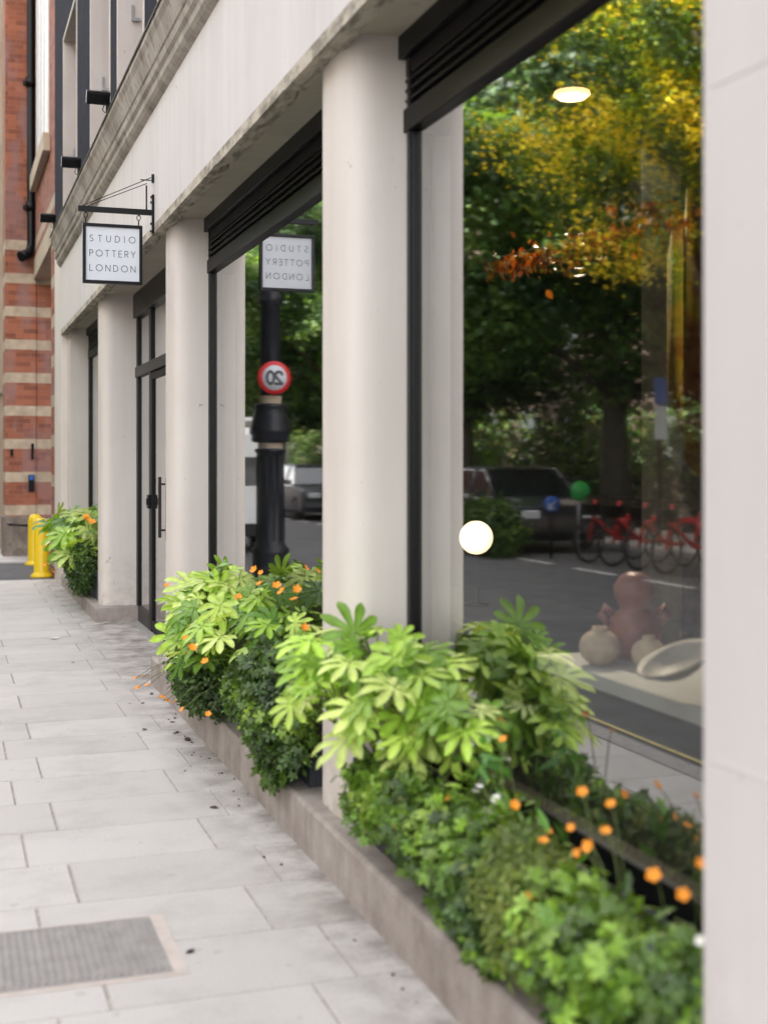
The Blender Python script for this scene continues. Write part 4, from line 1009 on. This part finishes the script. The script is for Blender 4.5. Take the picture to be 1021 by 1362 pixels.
# vehicles (long axis along the street)
def wheel(parent, x, y, r=.33, wd=.2):
    t_ = MB().lathe([(r*.62, -wd/2), (r*.95, -wd/2), (r, -wd/3), (r, wd/3), (r*.95, wd/2), (r*.62, wd/2)], (0, 0, 0), 24, axis='x').obj('wheel', M['rubber'], parent)
    t_.location = (x, y, r)
    MB().lathe([(0, -wd*.42), (r*.25, -wd*.44), (r*.6, -wd*.36), (r*.63, 0), (r*.6, wd*.36), (r*.25, wd*.44), (0, wd*.42)], (0, 0, 0), 14, axis='x').obj('rim', M['steel'], t_)
def car(label, x, y, paint, group='cars parked across the street', L=4.2, W=1.78, Hh=1.48, rz=0):
    r_ = thing('parked_car', label, 'car', (x, y, -.108), rz, group); h = L/2
    side = [(-h, .35), (-h+.02, .62), (-h+.10, .80), (-h+.35, .88), (-h+1.0, .95), (h-.75, .98), (h-.10, .95), (h-.02, .75), (h, .40), (h-.08, .25), (-h+.1, .22)]
    secs = []
    b = MB(); n_ = len(side); xs = [(-W/2, .90), (-W/2+.07, 1.0), (0, 1.03), (W/2-.07, 1.0), (W/2, .90)]
    vs = []
    for xx, s_ in xs:
        for (yy, zz) in side: vs.append((xx, yy*(.965 if s_ < .95 else 1), .55+(zz-.55)*s_))
    fs = [(i*n_+j, i*n_+(j+1) % n_, (i+1)*n_+(j+1) % n_, (i+1)*n_+j) for i in range(4) for j in range(n_)]
    fs += [tuple(range(n_)), tuple(range(4*n_, 5*n_))[::-1]]
    b.add(vs, fs, 0, True); o = b.obj('body', paint, r_, .02); o.data.set_sharp_from_angle(angle=R(35))
    def cab(z0, z1, w0, w1, prof0, prof1):
        return [(-w0, prof0[0], z0), (w0, prof0[0], z0), (w0, prof0[1], z0), (-w0, prof0[1], z0), (-w1, prof1[0], z1), (w1, prof1[0], z1), (w1, prof1[1], z1), (-w1, prof1[1], z1)]
    F6 = [(0, 1, 2, 3), (4, 5, 6, 7), (0, 1, 5, 4), (1, 2, 6, 5), (2, 3, 7, 6), (3, 0, 4, 7)]
    b = MB(); b.add(cab(.90, Hh-.045, W/2-.06, W/2-.22, (-h+.95, h-.25), (-h+1.70, h-.75)), F6); b.obj('windows', M['carglass'], r_, .03)
    b = MB(); b.add(cab(Hh-.06, Hh, W/2-.205, W/2-.28, (-h+1.62, h-.68), (-h+1.85, h-.88)), F6); b.obj('roof', paint, r_, .02)
    for yy0, yy1 in ((-h+.98, -h+1.70), (h-.28, h-.76), (-.05, 0.0)):
        for s_ in (-1, 1):
            b = MB(); b.tube([(s_*(W/2-.07), yy0, .93), (s_*(W/2-.215), yy1, Hh-.04)], .035, 6); b.obj('roof_pillar', paint, r_)
    for s_ in (-1, 1):
        wheel(r_, s_*(W/2-.1), -h+.8); wheel(r_, s_*(W/2-.1), h-.8)
        b = MB(); b.box(s_*(W/2-.32)-.16, s_*(W/2-.32)+.16, -h-.012, -h+.08, .60, .74); b.obj('headlight', M['signwhite'], r_, .02)
        b = MB(); b.box(s_*(W/2-.25)-.14, s_*(W/2-.25)+.14, h-.08, h+.01, .70, .86); b.obj('tail_light', M['red'], r_, .02)
        b = MB(); b.box(s_*(W/2+.07)-.09, s_*(W/2+.07)+.09, -h+1.22, -h+1.34, .95, 1.07); b.obj('mirror', paint, r_, .02)
car('dark parked car with bright roof, mirrored in the nearest pane', -6.7, 22.0, M['darkp'])
car('grey parked car behind the lamp post, mirrored in the second pane', -6.4, 34.5, M['silverp'])
car('dark parked car farther along, beside the white lorry', -6.5, 40.0, M['darkp'])
def van(name, label, cat, x, y, L, W, Hh, box=False, rz=0):
    r_ = thing(name, label, cat, (x, y, -.108), rz); h = L/2
    b = MB(); b.prism([(-h, .35), (-h, Hh-.12), (-h+.1, Hh), (h-1.6, Hh), (h-.9, 1.35 if not box else Hh-.3), (h-.05, 1.0), (h, .4)], 'x', -W/2, W/2); b.obj('body', M['whitep'], r_, .05)
    b = MB(); b.box(-W/2+.12, W/2-.12, -h-.012, -h+.02, 1.15, Hh-.5); b.obj('rear_window', M['carglass'], r_, .01)
    b = MB(); b.box(-.26, .26, -h-.02, -h+.01, .82, .94); b.obj('number_plate', M['amber'], r_)
    b = MB(); b.box(-W/2, W/2, -h-.07, -h-.001, .28, .50); b.obj('bumper', M['rubber'], r_, .02)
    for s_ in (-1, 1):
        wheel(r_, s_*(W/2-.1), -h+1.0); wheel(r_, s_*(W/2-.1), h-.9)
        b = MB(); b.box(s_*(W/2-.07)-.06, s_*(W/2-.07)+.06, -h-.015, -h+.02, .62, 1.1); b.obj('tail_light', M['red'], r_, .01)
van('parked_van', 'white van parked at the near kerb behind the lamp post', 'van', -1.32, 24.2, 4.6, 1.75, 2.15)
van('box_lorry', 'large white box lorry far along the opposite side', 'lorry', -8.2+.9, 49, 7.5, 2.3, 3.1, True)

# lamp post with speed limit sign
LX, LY = 0.02, 13.15
lp = thing('lamp_post', 'fluted black cast-iron lamp post with a round 20 sign, mirrored in the pane', 'lamp post', (LX, LY, 0))
MB().lathe([(0, 0), (.24, 0), (.24, .10), (.205, .14), (.19, .30), (.20, .34), (.19, .38), (.19, .52), (.20, .56), (.165, .60), (.148, .64), (.145, 1.56), (.165, 1.58), (.165, 1.61), (.13, 1.612)], n=32).obj('base_casing', M['iron'], lp)
MB().lathe([(.132, 1.612), (.132, 1.672)], n=32).obj('pale_band', M['stone'], lp)
MB().lathe([(.13, 1.672), (.185, 1.68), (.20, 1.70), (.195, 1.74), (.215, 1.77), (.215, 1.82), (.195, 1.86), (.195, 1.90), (.175, 1.96), (.155, 2.02), (.165, 2.04), (.165, 2.075), (.11, 2.08)], n=32).obj('collar', M['iron'], lp)
MB().lathe([(.112, 2.08), (.112, 2.16)], n=32).obj('pale_band', M['stone'], lp)
b = MB(); b.lathe([(.11, 2.16), (.105, 3.1), (.13, 3.13), (.13, 3.2), (.10, 3.24), (.085, 4.6), (.06, 6.2), (0, 6.2)], n=12); b.obj('column', M['iron'], lp)
for i in range(12):
    a_ = i*math.pi/6; b = MB(); b.tube([(.143*math.cos(a_), .143*math.sin(a_), .66), (.143*math.cos(a_), .143*math.sin(a_), 1.54)], .011, 6); b.obj('flute', M['iron'], lp)
b = MB(); b.tube([(0, 0, 6.1), (-.2, 0, 6.5), (-.7, 0, 6.55)], .035); b.box(-1.1, -.6, -.12, .12, 6.45, 6.57); b.obj('lantern', M['black'], lp, .02)
sg = MB(); sg.lathe([(0, -.006), (.168, -.006), (.172, 0), (.168, .004), (0, .004)], (0, 0, 0), 40, axis='y')
sgo = sg.obj('speed_sign', M['red'], lp); sgo.location = (0, -.175, 2.34)
b = MB(); b.lathe([(0, -.0085), (.130, -.0085), (.130, -.0062)], (0, 0, 0), 40, axis='y'); fo = b.obj('sign_disc', M['signwhite'], sgo)
b = MB()
write(b, '20', -.080, .080, -.062, .125, .030, lambda x, z, e_: (x, -.0092-e_, z)); b.obj('digits', M['letters'], sgo, flip=False)
b = MB(); b.tube([(0, -.17, 2.34), (0, 0, 2.34)], .015); b.obj('sign_clamp', M['steel'], lp)

# hire bikes, keep-left bollard, parking sign, bush
def bike(label, x, y, rz):
    r_ = thing('hire_bicycle', label, 'bicycle', (x, y, -.108), rz, 'red hire bicycles in a row')
    for yy in (-.52, .52):
        t_ = MB(); t_.tube([(0, .32*math.cos(a), .32*math.sin(a)) for a in [i*math.pi/14 for i in range(29)]], .022, 7)
        w_ = t_.obj('wheel', M['rubber'], r_); w_.location = (0, yy, .345)
        s_ = MB()
        for i in range(10):
            a = i*math.pi/5; s_.tube([(0, 0, 0), (0, .31*math.cos(a), .31*math.sin(a))], .003, 4)
        s_.obj('spokes', M['steel'], w_)
    b = MB(); b.tube([(0, -.52, .345), (0, -.42, .78), (0, -.38, .98)], .022); b.tube([(0, -.42, .72), (0, .10, .36), (0, .52, .345)], .032); b.tube([(0, .10, .36), (0, .22, .86)], .024); b.obj('frame', M['red'], r_)
    b = MB(); b.prism([(.20, .62), (.30, .74), (.70, .74), (.88, .52), (.86, .45), (.70, .66), (.36, .66), (.25, .50)], 'x', -.04, .04); b.obj('mudguard', M['red'], r_, .01)
    b = MB(); b.box(-.07, .07, .14, .36, .87, .93); b.obj('saddle', M['rubber'], r_, .02)
    b = MB(); b.tube([(-.27, -.28, 1.0), (-.2, -.38, 1.03), (.2, -.38, 1.03), (.27, -.28, 1.0)], .015); b.box(-.13, .13, -.58, -.40, .74, .92); b.obj('handlebar', M['black'], r_)
    return r_
for i, (lb, y) in enumerate([('first red hire bicycle of the row, nearest the blue parking sign', 15.9), ('second red hire bicycle of the row', 16.65), ('third red hire bicycle of the row', 17.4), ('last red hire bicycle, next to the green disc', 18.15)]):
    bike(lb, -6.7, y, R(70))
kb = thing('keep_left_bollard', 'low bollard with a round blue arrow sign beside the bicycles', 'traffic sign', (-6.05, 19.0, -.108))
b = MB(); b.tube([(0, 0, 0), (0, 0, 1.0)], .03); b.obj('post', M['dgrey'], kb)
b = MB(); b.lathe([(0, -.01), (.135, -.01), (.135, .01), (0, .01)], (.0, -.05, .88), 28, axis='y'); b.obj('sign_disc', M['blue'], kb)
b = MB(); ribbon(b, [(-.06, .06), (.06, -.06)], .022, lambda x, z, e_: (x, -.062, .88+z)); ribbon(b, [(.06, .02), (.06, -.07), (-.03, -.07)], .022, lambda x, z, e_: (x, -.063-e_, .88+z)); b.obj('arrow', M['signwhite'], kb, flip=False)
gd_ = thing('green_disc_sign', 'round plain green disc on a thin post beside the blue arrow sign', 'sign', (-6.3, 18.5, -.108))
b = MB(); b.tube([(0, 0, 0), (0, 0, 1.25)], .02); b.obj('post', M['steel'], gd_)
b = MB(); b.lathe([(0, -.01), (.16, -.01), (.16, .01), (0, .01)], (.0, -.05, 1.10), 28, axis='y'); b.obj('disc', M['greenp'], gd_)
ps = thing('parking_sign', 'tall post with blue and white parking plates above the bicycles', 'sign', (-8.4, 19.6, 0))
b = MB(); b.tube([(0, 0, 0), (0, 0, 2.9)], .04); b.obj('post', M['dgrey'], ps)
b = MB(); b.box(-.12, .12, -.07, -.05, 2.45, 2.90); b.obj('blue_plate', M['blue'], ps)
b = MB(); b.box(-.11, .11, -.07, -.05, 1.85, 2.42); b.obj('white_plate', M['signwhite'], ps)
bush('street_bush', 'low green bush at the road edge between dark car and bicycles', 'bush', (-5.4, 19.9, -.1),
     [((-5.5, 20.3, .35), (.5, .8, .5)), ((-5.4, 19.6, .3), (.4, .5, .4))], [(T_QUAD, 2600, .06, .13, YG[:3]+PG, .3, .5)], None, M['treeleaf'])
